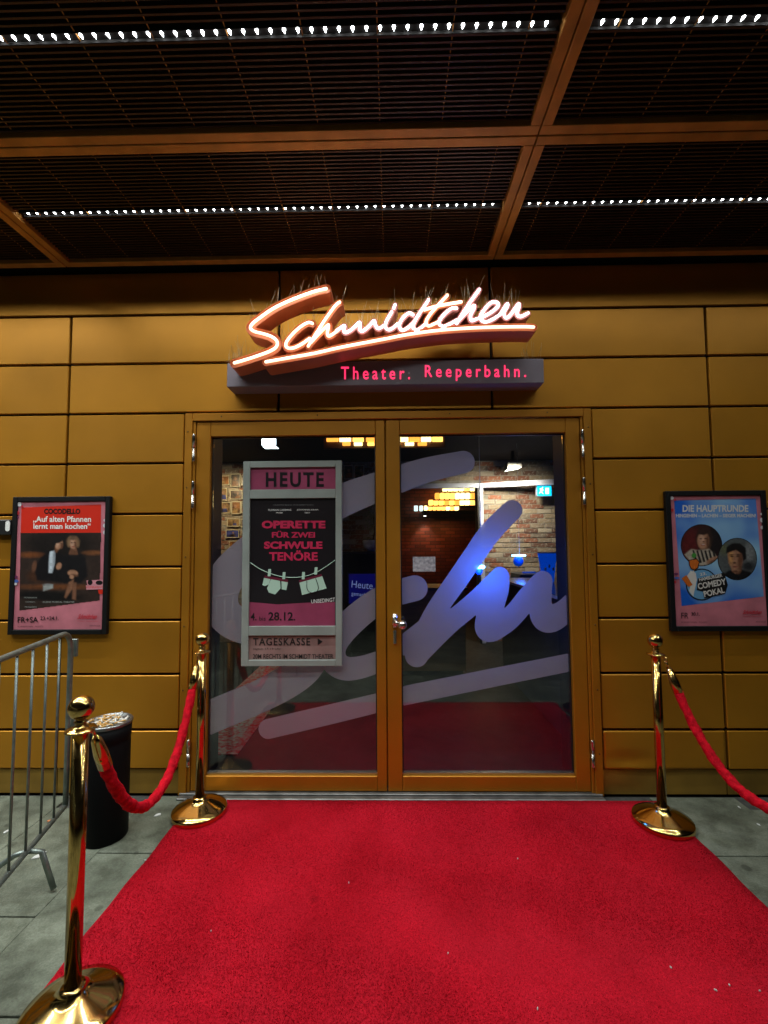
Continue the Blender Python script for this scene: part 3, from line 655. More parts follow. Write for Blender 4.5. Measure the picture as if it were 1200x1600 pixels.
painted('photo_print', (119, 331, 632, 817), 110, 104, [((.030, .018, .014), 1, None), ((.010, .007, .006), 60, (370, 400, 230, 90, 0)), ((.16, .05, .015), 18, (185, 468, 75, 16, 0)), ((.15, .055, .02), 14, (585, 455, 60, 14, 0)), ((.12, .04, .014), 18, (350, 668, 240, 16, 0)), ((.05, .02, .01), 25, (230, 600, 60, 40, 0)), ((.006, .005, .005), 20, (300, 725, 220, 30, .05)),
    ((.006, .005, .006), 14, [(262, 480), (310, 440), (345, 432), (395, 470), (400, 640), (230, 628), (212, 540)]), ((.48, .54, .60), 8, [(312, 448), (345, 440), (342, 520), (326, 580), (304, 582), (306, 500)]), ((.25, .28, .32), 10, [(335, 450), (345, 445), (340, 525), (328, 560)]), (SD, 8, [(342, 418), (372, 428), (356, 456), (340, 450)]), (SK, 7, (368, 400, 23, 33, .35)), (LT, 9, (360, 398, 11, 20, .3)), (SD, 7, (386, 412, 8, 18, .2)), ((.05, .025, .02), 4, (384, 398, 7, 3, 0)), ((.010, .008, .008), 9, (362, 376, 33, 19, -.25)), ((.010, .008, .008), 8, (342, 392, 10, 22, .2)),
    ((.10, .055, .03), 14, (457, 388, 42, 40, 0)), ((.22, .13, .065), 12, (435, 385, 12, 28, .2)), ((.20, .11, .055), 12, (482, 388, 10, 26, -.2)), (SD, 8, [(442, 420), (476, 420), (488, 466), (428, 466)]), (SK, 7, (457, 398, 21, 33, 0)), (LT, 9, (451, 396, 10, 22, 0)), (SD, 7, (472, 402, 6, 22, 0)), ((.04, .02, .015), 4, (448, 391, 6, 3, 0)), ((.04, .02, .015), 4, (466, 391, 6, 3, 0)), ((.25, .03, .025), 4, (457, 417, 8, 3, 0)), ((.12, .07, .04), 8, (457, 366, 26, 10, 0)),
    ((.007, .006, .007), 12, [(382, 480), (420, 460), (442, 474), (478, 474), (500, 458), (535, 485), (548, 600), (505, 645), (398, 645), (372, 590)]), (SK, 7, (368, 538, 16, 22, .4)), (SK, 7, (455, 582, 32, 20, .1)), (SD, 7, (462, 596, 24, 8, .1)), (SK, 6, (448, 606, 14, 12, 0)), (SD, 8, (214, 540, 14, 34, .2)), ((.20, .09, .05), 9, [(430, 640), (462, 620), (452, 680), (412, 740), (402, 732)]), ((.17, .075, .042), 9, [(456, 640), (478, 640), (474, 750), (450, 745)]), ((.30, .32, .31), 9, [(270, 662), (330, 652), (332, 676), (270, 694)]), ((.22, .24, .24), 8, (300, 655, 25, 6, 0))],
    Z2, Y1 - .00014 * lay[0], pl, in_photo, 3)
lay[0] += 1; mat('print_pale', (.3, .32, .3), .5)
TX('COCODELLO', 275, 179, 502, 213, JET, bold=.05, name='headline')
TX('„Auf alten Pfannen', 207, 226, 569, 268, WHITE, bold=.02); TX('lernt man kochen“', 209, 270, 566, 306, WHITE, bold=.02)
TX('DAS MUSIKALISCHE', 150, 731, 232, 739, MATS['print_pale']); TX('COMEDY-', 160, 758, 222, 766, MATS['print_pale']); TX('PROGRAMM', 155, 790, 228, 798, MATS['print_pale']); TX('KLEINE MUSICAL-THEATER', 268, 757, 466, 768, MATS['print_pale'])
A([(540, 628), (655, 622), (655, 655), (545, 656)], mat('sticker_pink', (.55, .22, .26), .5), 'sticker'); A(ell(563, 640, 16, 16), JET, 'sticker'); A(ell(620, 642, 22, 14), JET, 'sticker'); A([(536, 658), (656, 655), (656, 682), (540, 686)], MATS['sticker_pink'], 'sticker'); A([(612, 686), (650, 684), (650, 712), (618, 712)], RED, 'sticker')
TX('KOMPLIMENTE', 540, 664, 652, 676, RED)
TX('FR+SA', 110, 856, 238, 891, JET, bold=.015); TX('23.+24.1.', 252, 852, 366, 876, JET, bold=.015)
TX('Schmidtchen', 0, 0, 0, 0, mat('print_scarlet', (.5, .02, .035), .4), quad=[(497, 838), (612, 838), (600, 868), (482, 868)], bold=.02)
TX('Theater. Reeperbahn.', 482, 879, 615, 886, MATS['print_scarlet']); TX('SCHMIDTCHEN · TICKETS', 110, 911, 270, 920, JET); TX('WWW.TIVOLI.DE', 560, 906, 626, 916, JET)
STK = [mat('sticker_white', (.6, .6, .62), .4), mat('sticker_red', (.45, .02, .03), .4), mat('sticker_blue', (.06, .12, .4), .4), mat('sticker_plum', (.12, .02, .08), .4)]
for (a, b, rx, ry, k) in ((122, 152, 13, 14, 0), (138, 165, 7, 7, 1), (112, 205, 9, 12, 1), (110, 232, 8, 7, 3), (657, 285, 14, 14, 0), (656, 328, 12, 14, 0), (656, 252, 9, 9, 0), (98, 606, 14, 9, 3), (100, 632, 16, 10, 2), (95, 650, 12, 8, 0), (170, 128, 26, 6, 1)):
    A(ell(a, b, rx, ry, 12), STK[k], 'sticker')
# right poster
lay[0] = 0
pr_ = poster('pink framed poster with bright blue comedy print and two round portraits', 1.689, 2.287, .962, 1.799)
def Z3(x, y): return (1020 + x * .15625, 750 + y * .15625)
BLU = mat('print_blue', (.010, .10, .50), .4, col2=(.26, .48, .66), scale=3.2, detail=2, coat=.25)
def B(pts, m_, nm): return A(pts, m_, nm, pr_, Z3)
def TB(body, x0, y0, x1, y1, m_, **k): return TX(body, x0, y0, x1, y1, m_, pr_, Z3, **k)
B([(213, 205), (1030, 185), (1110, 1165), (288, 1260)], BLU, 'colour_field')
DIM = mat('print_offwhite', (.58, .56, .52), .5)
TB('DIE HAUPTRUNDE', 298, 250, 956, 320, DIM, bold=.03); TB('HINGEHEN – LACHEN – SIEGER MACHEN!', 232, 338, 1030, 374, DIM, bold=.03)
B(ell(487, 652, 208, 210, 36), JET, 'portrait_rim'); lay[0] += 1
painted('portrait_print', (283, 446, 692, 860), 84, 84, [((.035, .010, .010), 1, None), ((.09, .012, .012), 80, (370, 650, 90, 160, 0)), ((.012, .009, .010), 60, (620, 600, 90, 150, 0)), ((.030, .016, .012), 30, (515, 590, 82, 112, .05)), ((.055, .03, .02), 16, (560, 660, 22, 70, .1)), (SD, 14, (512, 690, 40, 40, 0)), (SK, 16, (503, 605, 58, 86, .05)), (LT, 22, (488, 590, 28, 50, 0)), (SD, 14, (548, 612, 14, 60, 0)), ((.05, .025, .02), 7, (480, 588, 14, 6, 0)), ((.05, .025, .02), 7, (528, 586, 14, 6, 0)), (SD, 7, (507, 616, 10, 7, 0)), ((.30, .07, .05), 7, (506, 648, 24, 8, -.05)), ((.5, .45, .4), 5, (506, 645, 16, 4, -.05)), ((.03, .015, .012), 12, (500, 525, 52, 24, 0)),
    ((.36, .31, .24), 16, [(318, 745), (385, 690), (450, 702), (560, 690), (622, 738), (650, 790), (560, 860), (430, 860), (370, 810)])] + [((.02, .018, .018), 7, [(395 + k * 40, 700 + 8 * (k % 2)), (412 + k * 40, 702), (455 + k * 36, 838 - k * 10), (432 + k * 36, 842 - k * 10)]) for k in range(6)] + [(SK, 12, (590, 800, 60, 22, -.5)), (SD, 12, (600, 812, 50, 10, -.5))], Z3, Y1 - .00014 * lay[0], pr_, lambda x, y: math.hypot((x - 487) / 200, (y - 652) / 202) < 1, 5)
B(ell(845, 790, 197, 212, 36), JET, 'portrait_rim'); lay[0] += 1
painted('portrait_print', (652, 580, 1040, 1000), 80, 86, [((.075, .085, .085), 1, None), ((.16, .17, .17), 60, (960, 740, 60, 120, .3)), ((.02, .022, .024), 50, (950, 860, 60, 50, 0)), ((.10, .11, .06), 50, (710, 690, 40, 60, 0)), ((.008, .008, .009), 20, [(680, 960), (760, 905), (860, 890), (980, 920), (1000, 1000), (690, 1000)]), (SD, 14, (845, 890, 44, 50, 0)), (SK, 16, [(742, 700), (830, 680), (895, 720), (900, 800), (872, 905), (825, 935), (790, 905), (762, 820)]), ((.45, .22, .08), 24, (780, 770, 24, 70, 0)), (SD, 24, (875, 800, 26, 110, .1)), ((.04, .018, .012), 8, (790, 764, 18, 7, -.05)), ((.03, .014, .01), 8, (850, 760, 17, 7, 0)), ((.03, .014, .01), 8, (786, 748, 22, 5, -.1)), ((.02, .01, .008), 8, (852, 744, 20, 5, 0)), (SD, 9, (818, 828, 16, 10, 0)), ((.16, .04, .03), 8, (822, 868, 26, 8, 0)), (SD, 10, (824, 915, 30, 12, 0)), ((.009, .008, .008), 14, [(732, 735), (738, 670), (790, 635), (870, 630), (930, 680), (935, 790), (905, 810), (890, 735), (830, 700)])], Z3, Y1 - .00014 * lay[0], pr_, lambda x, y: math.hypot((x - 845) / 190, (y - 790) / 205) < 1, 6)
ORG = mat('print_orange', (.52, .12, .015), .4); PALE = mat('print_paleblue', (.12, .30, .50), .4)
B(ell(490, 1045, 160, 160, 32), JET, 'emblem_disc'); B(ell(490, 1045, 148, 148, 32), PALE, 'emblem_disc')
B([(380, 905), (430, 930), (440, 1000), (405, 1165), (362, 1110), (385, 1030), (340, 960)], DIM, 'emblem_hand')
for k in range(3): B([(345 + k * 25, 965 - k * 24), (362 + k * 25, 950 - k * 24), (385 + k * 18, 985 - k * 20), (372 + k * 18, 998 - k * 20)], DIM, 'emblem_finger')
B([(288, 985), (335, 950), (398, 1048), (358, 1070)], ORG, 'emblem_handle'); B([(358, 800), (440, 785), (468, 820), (455, 880), (420, 905), (380, 890), (362, 850)], JET, 'emblem_head'); B([(366, 806), (438, 793), (460, 822), (447, 874), (418, 895), (386, 882), (370, 848)], ORG, 'emblem_head'); lay[0] += 0; B(ell(412, 754, 23, 24), mat('print_green', (.05, .25, .04), .4), 'emblem_ball')
B([(448, 985), (715, 925), (750, 1050), (725, 1135), (515, 1185), (500, 1115), (440, 1100)], JET, 'emblem_plate')
TB('23.', 0, 0, 0, 0, DIM, quad=[(468, 930), (536, 918), (540, 948), (472, 960)], bold=.03); TB('HAMBURGER', 0, 0, 0, 0, DIM, quad=[(460, 980), (690, 932), (698, 968), (468, 1015)], bold=.03)
TB('COMEDY', 0, 0, 0, 0, DIM, quad=[(444, 1034), (726, 982), (738, 1044), (456, 1096)], bold=.03); TB('POKAL', 0, 0, 0, 0, DIM, quad=[(504, 1112), (708, 1068), (722, 1128), (518, 1172)], bold=.03)
TB('FR', 285, 1327, 356, 1384, JET); TB('30.1.', 385, 1322, 470, 1356, JET, bold=.02)
TB('Schmidtchen', 0, 0, 0, 0, MATS['print_scarlet'], quad=[(915, 1300), (1098, 1300), (1080, 1342), (897, 1342)], bold=.02); TB('Theater. Reeperbahn.', 900, 1358, 1110, 1370, MATS['print_scarlet']); TB('SCHMIDTCHEN · TICKETS', 285, 1416, 545, 1428, JET); TB('WWW.TIVOLI.DE', 1030, 1412, 1130, 1426, JET)
for (a, b, rx, ry, k) in ((192, 180, 18, 18, 0), (225, 198, 10, 10, 1), (195, 300, 12, 16, 1), (1092, 400, 20, 24, 0), (1092, 475, 16, 18, 0), (1085, 340, 12, 12, 0), (235, 938, 22, 12, 3), (240, 980, 24, 12, 2), (222, 1020, 14, 12, 1)):
    B(ell(a, b, rx, ry, 12), STK[k], 'sticker')

# small black box with white oval plate on the wall at the far left
wb = thing('wall_box', 'small black wall box with white oval plate beside the pink poster', 'wall box', tuple(P(4, 825)))
q0 = P(-14, 812, -.04); q1 = P(15, 836, -.04)
MB().box(q0[0], q1[0], -.04, -.0005, q1[2], q0[2], .006).build('housing', BLACK, wb)
a0 = P(12, 822, -.041); MB().prism([(a0[0] + .014 * math.cos(t) , a0[2] + .014 * math.sin(t) + (.018 if math.sin(t) >= 0 else -.018)) for t in [i * math.pi / 10 for i in range(20)]], -.0425, -.0402).build('oval_plate', WHITE, wb)

# ------------------------------------------------------------------ neon script sign
YF, YB = -.26, -.135
ORANGE = mat('sign_orange_enamel', (.62, .21, .10), .45, vary=.10, scale=6, rvary=.1)
ROSE = mat('sign_rose_enamel', (.58, .27, .22), .45, vary=.10, scale=6, rvary=.1)
TUBEW = emis('neon_warm_white', (1.0, .84, .58), 1.7); TUBEC = emis('neon_cool_white', (1.0, .90, .97), 1.9)
def ZA(x, y): return (340 + x * .21667, 430 + y * .21667)
def ZB(x, y): return (590 + x * .225, 430 + y * .225)
def za(*p): return [ZA(*q) for q in p]
def zb_(*p): return [ZB(*q) for q in p]
LET = [('S', [za((785, 100), (700, 120), (600, 155), (500, 195), (400, 245), (320, 300), (258, 348), (238, 382), (265, 408), (330, 425), (395, 448), (430, 482), (424, 520), (380, 550), (300, 580), (200, 613), (122, 635))], 15.0, 1),
       ('c', [za((685, 352), (655, 345), (600, 375), (540, 430), (497, 488), (500, 523), (540, 530), (600, 505), (665, 460))], 11.5, 1),
       ('h', [za((882, 200), (850, 225), (780, 320), (715, 420), (655, 515)), za((675, 490), (730, 430), (795, 366), (800, 378), (793, 420), (802, 444), (835, 428), (870, 400))], 11.0, 1),
       ('m', [za((862, 405), (912, 370), (916, 385), (912, 410), (930, 418), (970, 395), (1022, 347), (1027, 365), (1026, 398), (1046, 408), (1085, 380), (1128, 334), (1137, 362), (1160, 390), (1195, 372))], 9.4, 0),
       ('i', [zb_((122, 212), (112, 235)), zb_((98, 262), (60, 330), (55, 368), (80, 385), (112, 368), (138, 345))], 9.2, 0),
       ('d', [zb_((245, 282), (215, 272), (172, 308), (150, 358), (170, 390), (210, 372), (262, 322)), zb_((352, 180), (312, 240), (262, 318), (246, 368), (272, 390), (325, 352))], 9.2, 0),
       ('t', [zb_((482, 150), (430, 205), (368, 275), (335, 332), (350, 360), (385, 350), (412, 335)), zb_((325, 250), (400, 226), (480, 211), (578, 195))], 9.2, 1),
       ('c', [zb_((546, 240), (508, 242), (452, 290), (424, 338), (450, 366), (505, 345), (545, 322))], 9.2, 0),
       ('h', [zb_((702, 112), (650, 182), (592, 270), (546, 346)), zb_((560, 325), (610, 270), (662, 224), (666, 240), (642, 290), (650, 325), (690, 312))], 9.4, 0),
       ('e', [zb_((705, 310), (780, 272), (832, 226), (818, 200), (778, 206), (730, 260), (708, 308), (740, 336), (790, 320), (845, 285))], 9.2, 0),
       ('n', [zb_((848, 282), (890, 216), (896, 228), (872, 272), (882, 305), (908, 298), (968, 216), (975, 232), (962, 280), (986, 300), (1038, 276))], 9.2, 0),
       ('underline', [za((358, 640), (500, 615), (700, 580), (900, 535), (1190, 480)) + zb_((200, 430), (400, 402), (600, 386), (800, 378), (1000, 375), (1072, 378))], 12.5, 1)]
ns = thing('neon_sign', 'orange channel letter script neon sign glowing white above the doors', 'neon sign', tuple(P(600, 540, YB)))
spk = MB(); rnd = random.Random(3)
for li, (nm, strokes, wpx, warm) in enumerate(LET):
    dy = -.0016 * li if nm != 'underline' else -.024
    st = []; tubes = []
    for s_ in strokes:
        q = [P(a, b, YF) for a, b in smooth_path(s_, 6)]; sc = .003547
        st.append(([(p[0], p[2]) for p in q], [wpx * sc] * len(q))); tubes.append(q)
    V, Fc, E = sdf_mesh(st, .0032)
    b = MB(); n = len(V)
    b.v = [(x, YF + dy + .014, z) for x, z in V] + [(x, YB + dy * .5, z) for x, z in V]
    b.f = list(Fc) + [tuple(i + n for i in reversed(f)) for f in Fc]
    o = len(b.v); used = sorted({i for e in E for i in e}); idx = {v: k for k, v in enumerate(used)}; k_ = len(used)
    b.v += [(V[i][0], YF + dy, V[i][1]) for i in used] + [(V[i][0], YB + dy * .5, V[i][1]) for i in used]
    for a, c in E: b.f.append((o + idx[a], o + idx[c], o + k_ + idx[c], o + k_ + idx[a]))
    b.smooth = [False] * len(b.f)
    L_ = b.build('underline_stroke' if nm == 'underline' else 'letter', ORANGE if warm else ROSE, ns)
    for q in tubes:
        r_ = .0085
        pts = [(p[0], YF + dy - .004, p[2]) for p in q]
        MB().tube(pts, r_, 8).sphere(pts[0], r_, 8).sphere(pts[-1], r_, 8).build('neon_tube', TUBEW if warm else TUBEC, L_)
        # bird spikes along the top of the strokes
        for k in range(0, len(pts), 3 if nm == 'underline' else 2):
            if nm == 'underline' and not (-.9 < pts[k][0] < -.8): continue
            for _ in range(1):
                a = rnd.uniform(-.45, .45); l_ = rnd.uniform(.07, .15); yy = rnd.uniform(YB, YF + .03)
                z_ = pts[k][2] + wpx * .0017
                spk.tube([(pts[k][0], yy, z_), (pts[k][0] + l_ * math.sin(a), yy + rnd.uniform(-.03, .03), z_ + l_ * math.cos(a))], .0008, 4, cap=False)
for k in range(34):
    x = -.96 + rnd.random() * .2; spk.tube([(x, -.06 + rnd.uniform(-.05, .05), 2.6), (x + rnd.uniform(-.015, .015), -.06 + rnd.uniform(-.05, .05), 2.6 + rnd.uniform(.06, .12))], .0008, 4, cap=False)
for k in range(14):
    x = .82 + rnd.random() * .12; spk.tube([(x, -.06 + rnd.uniform(-.05, .05), 2.6), (x + rnd.uniform(-.015, .015), -.06 + rnd.uniform(-.05, .05), 2.6 + rnd.uniform(.05, .11))], .0008, 4, cap=False)
tag(spk.build('bird_spikes', mat('spike_wire', (.5, .38, .22), .4, .6), ns), kind='stuff')
BOXM = mat('sign_box_mauve', (.20, .17, .20), .5, vary=.08, scale=4, rvary=.1)
sb = thing('sign_box', 'long mauve grey sign box with pink glowing letters under the neon script', 'sign', (0, -.065, 2.437))
MB().box(-.945, .945, -.13, -.001, 2.437, 2.584, .003).build('box_body', BOXM, sb)
PKL = emis('pink_light', (1.0, .03, .12), 1.6)
split_letters(text('Theater.', (533, 573, 640.5, 592.6), -.1325, PKL, sb, spacing=1.5, bold=.004, depth=.002), 'lit_letter'); split_letters(text('Reeperbahn.', (664, 570.5, 822, 595), -.1325, PKL, sb, spacing=1.5, bold=.004, depth=.002), 'lit_letter')

# ------------------------------------------------------------------ stanchions and ropes
base_p = [(.003, .001), (.143, .001), (.145, .004), (.145, .022), (.141, .028), (.11, .040), (.06, .062), (.040, .072), (.036, .080), (.034, .088)]
def stanchion(x, y, label, hooks):
    s_ = thing('stanchion', label, 'stanchion', (x, y, .0115), 'brass rope stanchions'); c = (x, y, .0115)
    MB().lathe(base_p, c, 56).build('base', BRASS, s_)
    MB().lathe([(.0238, .086), (.0238, .872)], c, 32).build('pole', BRASS, s_)
    MB().lathe([(.024, .872), (.042, .8725), (.046, .876), (.044, .880), (.026, .884), (.016, .892), (.015, .898), (.021, .903), (.015, .908), (.013, .914)], c, 32).build('collar', BRASS, s_)
    MB().sphere((x, y, .0115 + .948), .0385, 28).build('ball', BRASS, s_)
    return s_
stanchion(-1.042, -.188, 'brass stanchion beside the door jamb at the inner end of the rope by the bin', 1)
stanchion(1.452, -.265, 'brass stanchion standing below the blue poster', 1)
stanchion(-.985, -1.245, 'brass stanchion at the street end of the rope by the bin', 1)
stanchion(1.70, -1.27, 'brass stanchion at the street end of the rope below the blue poster', 1)
def rope(label, A_, B_, sag, seed):
    r_ = random.Random(seed); A_ = Vector(A_); B_ = Vector(B_); t_ = thing('velvet_rope', label, 'rope', tuple((A_ + B_) / 2 - Vector((0, 0, sag))), 'red velvet ropes')
    def pt(u): p = A_.lerp(B_, u); k = abs(2 * u - 1); return p - Vector((0, 0, sag * (1 - k ** 2.15)))
    n = 110; us = [i / n for i in range(n + 1)]; i0, i1 = int(n * .085), int(n * .915)
    pts = [pt(us[i]) for i in range(i0, i1 + 1)]
    mb = MB(); mb.tube(pts, .0205, 20)
    for k in range(len(pts) * 20):           # twisted, wrinkled velvet cover
        i, j = divmod(k, 20); v = Vector(mb.v[k]); c = pts[i]; a = 2 * math.pi * j / 20
        d_ = 1 + .07 * math.sin(a * 2 + i * .62) + .06 * math.sin(i * 1.1 + 3 * a + seed) + .05 * math.sin(i * 2.3 - a) + .05 * r_.uniform(-1, 1)
        mb.v[k] = tuple(c + (v - c) * d_)
    mb.build('rope_cover', VELVET, t_)
    for (p, e, far) in ((pts[0], A_, pts[0]), (pts[-1], B_, pts[-1])):
        d_ = (e - p); 
        cap = MB().tube([p - d_.normalized() * .004, p + d_ * .3, p + d_ * .62, p + d_ * .72], [.023, .023, .017, .008], 20).build('end_cap', BRASS, t_)
        MB().tube([p + d_ * .70, p + d_ * .82, p + d_ * .9], .0055, 8).tube([p + d_ * .92 + Vector((0, .012 * math.cos(a), .014 * math.sin(a))) for a in [i * math.pi / 6 for i in range(12)]], .0032, 8, closed=True).build('hook', BRASS, cap)
rope('red velvet rope sagging between two stanchions in front of the black bin', (-1.04, -.238, .885), (-.985, -1.195, .885), .50, 1)
rope('red velvet rope running from the stanchion below the blue poster', (1.468, -.315, .885), (1.69, -1.22, .885), .50, 2)

# ------------------------------------------------------------------ crowd barrier
pA = np.array([-1.612, -.44]); dr = np.array([.13, -.53]); dr /= np.linalg.norm(dr)
zb2, zt2 = .19, 1.055; Lb = 2.3
ba = thing('crowd_barrier', 'galvanised steel crowd barrier left of the black bin', 'barrier', (pA[0], pA[1], 0)); ba['label'] = 'galvanised steel crowd barrier beside the black bin'
def bp(s_, z): q = pA + dr * s_; return (q[0], q[1], z)
arc = [(.09 - .09 * math.cos(a), zt2 - .09 + .09 * math.sin(a)) for a in [i * math.pi / 12 for i in range(7)]]
loop = [bp(0, zb2)] + [bp(0, z) for z in (.4, .7, .9)] + [bp(a, z) for a, z in arc] + [bp(s_, zt2) for s_ in (.4, .9, 1.5, Lb - .1)] + [bp(Lb - a, z) for a, z in reversed(arc)] + [bp(Lb, z) for z in (.7, .4, zb2)]
MB().tube(loop, .0125, 14).build('outer_tube', GALV, ba)
MB().tube([bp(.012, zb2), bp(Lb - .012, zb2)], .0115, 14).build('bottom_rail', GALV, ba)
bar = None; kk = 1
s_ = .118
while s_ < Lb - .05:
    MB().tube([bp(s_, zb2 + .01), bp(s_, zt2 - .010)], .0052, 8).build('bar', GALV, ba); s_ += .118
nrm = np.array([dr[1], -dr[0]])
for s_ in (.33, Lb - .33):
    c = pA + dr * s_
    for sg in (-1, 1):
        e = c + nrm * (.30 if sg * nrm[0] < 0 else .10) * sg
        MB().tube([(c[0], c[1], zb2 - .005), (c[0] + nrm[0] * .05 * sg, c[1] + nrm[1] * .05 * sg, zb2 - .015), (e[0], e[1], .014)], .0115, 12).build('foot', GALV, ba)
for z in (.98, .60):
    q = bp(-.028, z); MB().box(q[0] - .014, q[0] + .020, q[1] - .004, q[1] + .012, z - .06, z + .03, .003).build('coupling_hook', GALV, ba)

# ------------------------------------------------------------------ ashtray bin
bn = thing('ashtray_bin', 'black cylindrical bin with sand ashtray top between barrier and rope', 'bin', (-1.45, -.37, 0)); bc = (-1.45, -.37, 0)
BIN = mat('bin_black', (.004, .004, .0045), .6, spec=.1, rvary=.1, scale=6)
MB().lathe([(.100, .001), (.103, .006), (.105, .47), (.104, .472), (.104, .492), (.106, .496), (.109, .562)], bc, 40).build('body', BIN, bn)
MB().lathe([(.109, .563), (.113, .568), (.113, .578), (.108, .583), (.101, .583), (.099, .575)], bc, 40).build('rim', mat('bin_rim', (.25, .26, .26), .3, .9), bn)
sd = MB(); 
for i in range(9):
    for j in range(24):
        r_ = .1 * i / 8; a = 2 * math.pi * j / 24; sd.v.append((bc[0] + r_ * math.cos(a), bc[1] + r_ * math.sin(a), .571 + .006 * math.sin(9 * a + i) * (i / 8) + .004 * random.random()))
for i in range(8):
    for j in range(24): a, b = i * 24 + j, i * 24 + (j + 1) % 24; sd.f.append((a, b, b + 24, a + 24)); sd.smooth.append(True)
sd.build('ash_sand', mat('ash_sand', (.30, .32, .30), .95, vary=.5, scale=90), bn)
cg = MB(); cf = MB()
for k in range(70):
    r_ = .092 * math.sqrt(random.random()); a = random.uniform(0, 6.28); x, y = bc[0] + r_ * math.cos(a), bc[1] + r_ * math.sin(a); d_ = random.uniform(0, 6.28); l_ = random.uniform(.012, .02); z = .580 + random.uniform(0, .006)
    dx, dy_ = l_ * math.cos(d_), l_ * math.sin(d_); tz = random.uniform(-.004, .006)
    (cg if k % 2 else cf).tube([(x - dx, y - dy_, z - tz), (x + dx, y + dy_, z + tz)], .004, 6, smooth=True)
tag(cg.build('cigarette_butts', mat('cig_paper', (.70, .68, .62), .8), bn), kind='stuff'); tag(cf.build('cigarette_filters', mat('cig_filter', (.60, .34, .10), .8), bn), kind='stuff')

# ------------------------------------------------------------------ scraps of litter
LIT = mat('paper_scrap', (.62, .64, .62), .8)
def scrap(px, py, label, z=.0015, s_=.014, onc=False, m_=None):
    p = G(px, py, .012 if onc else 0.0); a = random.uniform(0, 6.28); mb = MB(); zz_ = (.0125 if onc else .0012)
    k = 6; ring = [(s_ * (.6 + .6 * random.random()) * math.cos(2 * math.pi * i / k), s_ * .55 * (.6 + .6 * random.random()) * math.sin(2 * math.pi * i / k)) for i in range(k)]
    top = [(p[0] + x * math.cos(a) - y * math.sin(a), p[1] + x * math.sin(a) + y * math.cos(a), zz_ + random.uniform(.001, .005)) for x, y in ring]
    mb.add(top + [(x, y, zz_) for x, y, _ in top] + [(p[0], p[1], zz_ + .005)], [(i, (i + 1) % k, 2 * k) for i in range(k)] + [(i + k, (i + 1) % k + k, (i + 1) % k, i) for i in range(k)] + [tuple(range(2 * k - 1, k - 1, -1))])
    o = mb.build('paper_scrap', m_ or LIT)
    tag(o, label, 'litter', 'scraps of litter')
scrap(247, 1274, 'crumpled white paper scrap on the pavement between bin and carpet', s_=.02)
scrap(10, 1300, 'torn white scrap on the pavement behind the barrier', s_=.02); scrap(62, 1337, 'flat pale scrap under the barrier foot', s_=.03); scrap(78, 1283, 'orange scrap on the pavement behind the barrier', s_=.016, m_=mat('orange_scrap', (.6, .22, .08), .8))
for (a, b) in ((1103, 1241), (1155, 1262), (1185, 1289), (228, 1345), (146, 1262)): scrap(a, b, 'tiny pale crumb of litter on the grey pavement', s_=.009)
for (a, b) in ((809, 1342), (1118, 1548), (1140, 1540), (840, 1577), (1048, 1512), (1187, 1549), (330, 1455), (545, 1380), (700, 1490)): scrap(a, b, 'tiny pale crumb of litter on the red carpet', s_=.0042, onc=True)

# ================================================================== FOYER BEHIND THE GLASS
YBK = 4.2
FLOOR = mat('foyer_floor', (.014, .013, .013), .6, vary=.3, scale=6, rvary=.1)
tag(MB().box(-3.3, 3.3, .071, 8.2, -.02, .004).build('floor', FLOOR), kind='structure')
tag(MB().box(-3.3, 3.3, .145, 8.2, 2.81, 2.9).build('ceiling', mat('black_ceiling', (.006, .006, .007), .9)), kind='structure')
for (a, b, c, d_) in ((-3.3, -3.2, .145, 8.2), (3.2, 3.3, .145, 8.2)):
    tag(MB().box(a, b, c, d_, .005, 2.8).build('wall', mat('dark_wall', (.03, .026, .024), .8)), kind='structure')
for x in (-1.215, 1.165):                    # inner reveals of the doorway
    MB().box(x, x + .06, .0625, .36, .005, 2.3).build('reveal', mat('reveal_dark', (.02, .02, .022), .5), df)
# brick back wall with an opening to the bar
BR = brick_mat('old_brick', False); BRI = brick_mat('old_brick_field', True)
bw = thing('brick_wall', 'old brick rear wall of the foyer seen through the glass', 'wall', (0, YBK + .1, 0))
ox0, ox1, oz = P(592, 800, YBK)[0], P(746, 800, YBK)[0], P(680, 758, YBK)[2]
MORT = mat('mortar', (.30, .27, .22), .95, vary=.3, scale=14)
MB().box(-3.2, ox0, YBK + .012, YBK + .2, .004, 2.81).box(ox1, 3.2, YBK + .012, YBK + .2, .004, 2.81).box(ox0 + .0005, ox1 - .0005, YBK + .012, YBK + .2, oz, 2.81).build('mortar_bed', MORT, bw)
def proj(p):
    c = _M.T @ (np.array(p) - CAM); return CX + F * c[0] / -c[2], CY - F * c[1] / -c[2]
bm_ = MB().box(-.104, .104, 0, .05, -.032, .032, .004).mesh('brick'); rest = MB(); nb = 0
for r in range(37):
    z = .04 + r * .0755
    for k in range(31):
        x = -3.25 + k * .218 + (.109 if r % 2 else 0) + random.uniform(-.006, .006)
        if ox0 - .1 < x < ox1 + .1 and z < oz + .03: continue
        if x > 3.08: continue
        px, py = proj((x, YBK, z)); y = YBK + random.uniform(-.006, .008)
        vis = (740 < px < 900 and 715 < py < 905) or (615 < px < 745 and 715 < py < 762) or (334 < px < 384 and 715 < py < 890) or (532 < px < 592 and 715 < py < 755)
        if vis and nb < 298:
            nb += 1; o = link('brick', bm_, BR, bw, (x, y - bw.location.y, z)); o.rotation_euler = (random.uniform(-.03, .03), random.uniform(-.02, .02), random.uniform(-.02, .02))
        else: rest.box(x - .104, x + .104, y, y + .05, z - .032, z + .032)
tag(rest.build('brick_field', BRI, bw), kind='stuff')
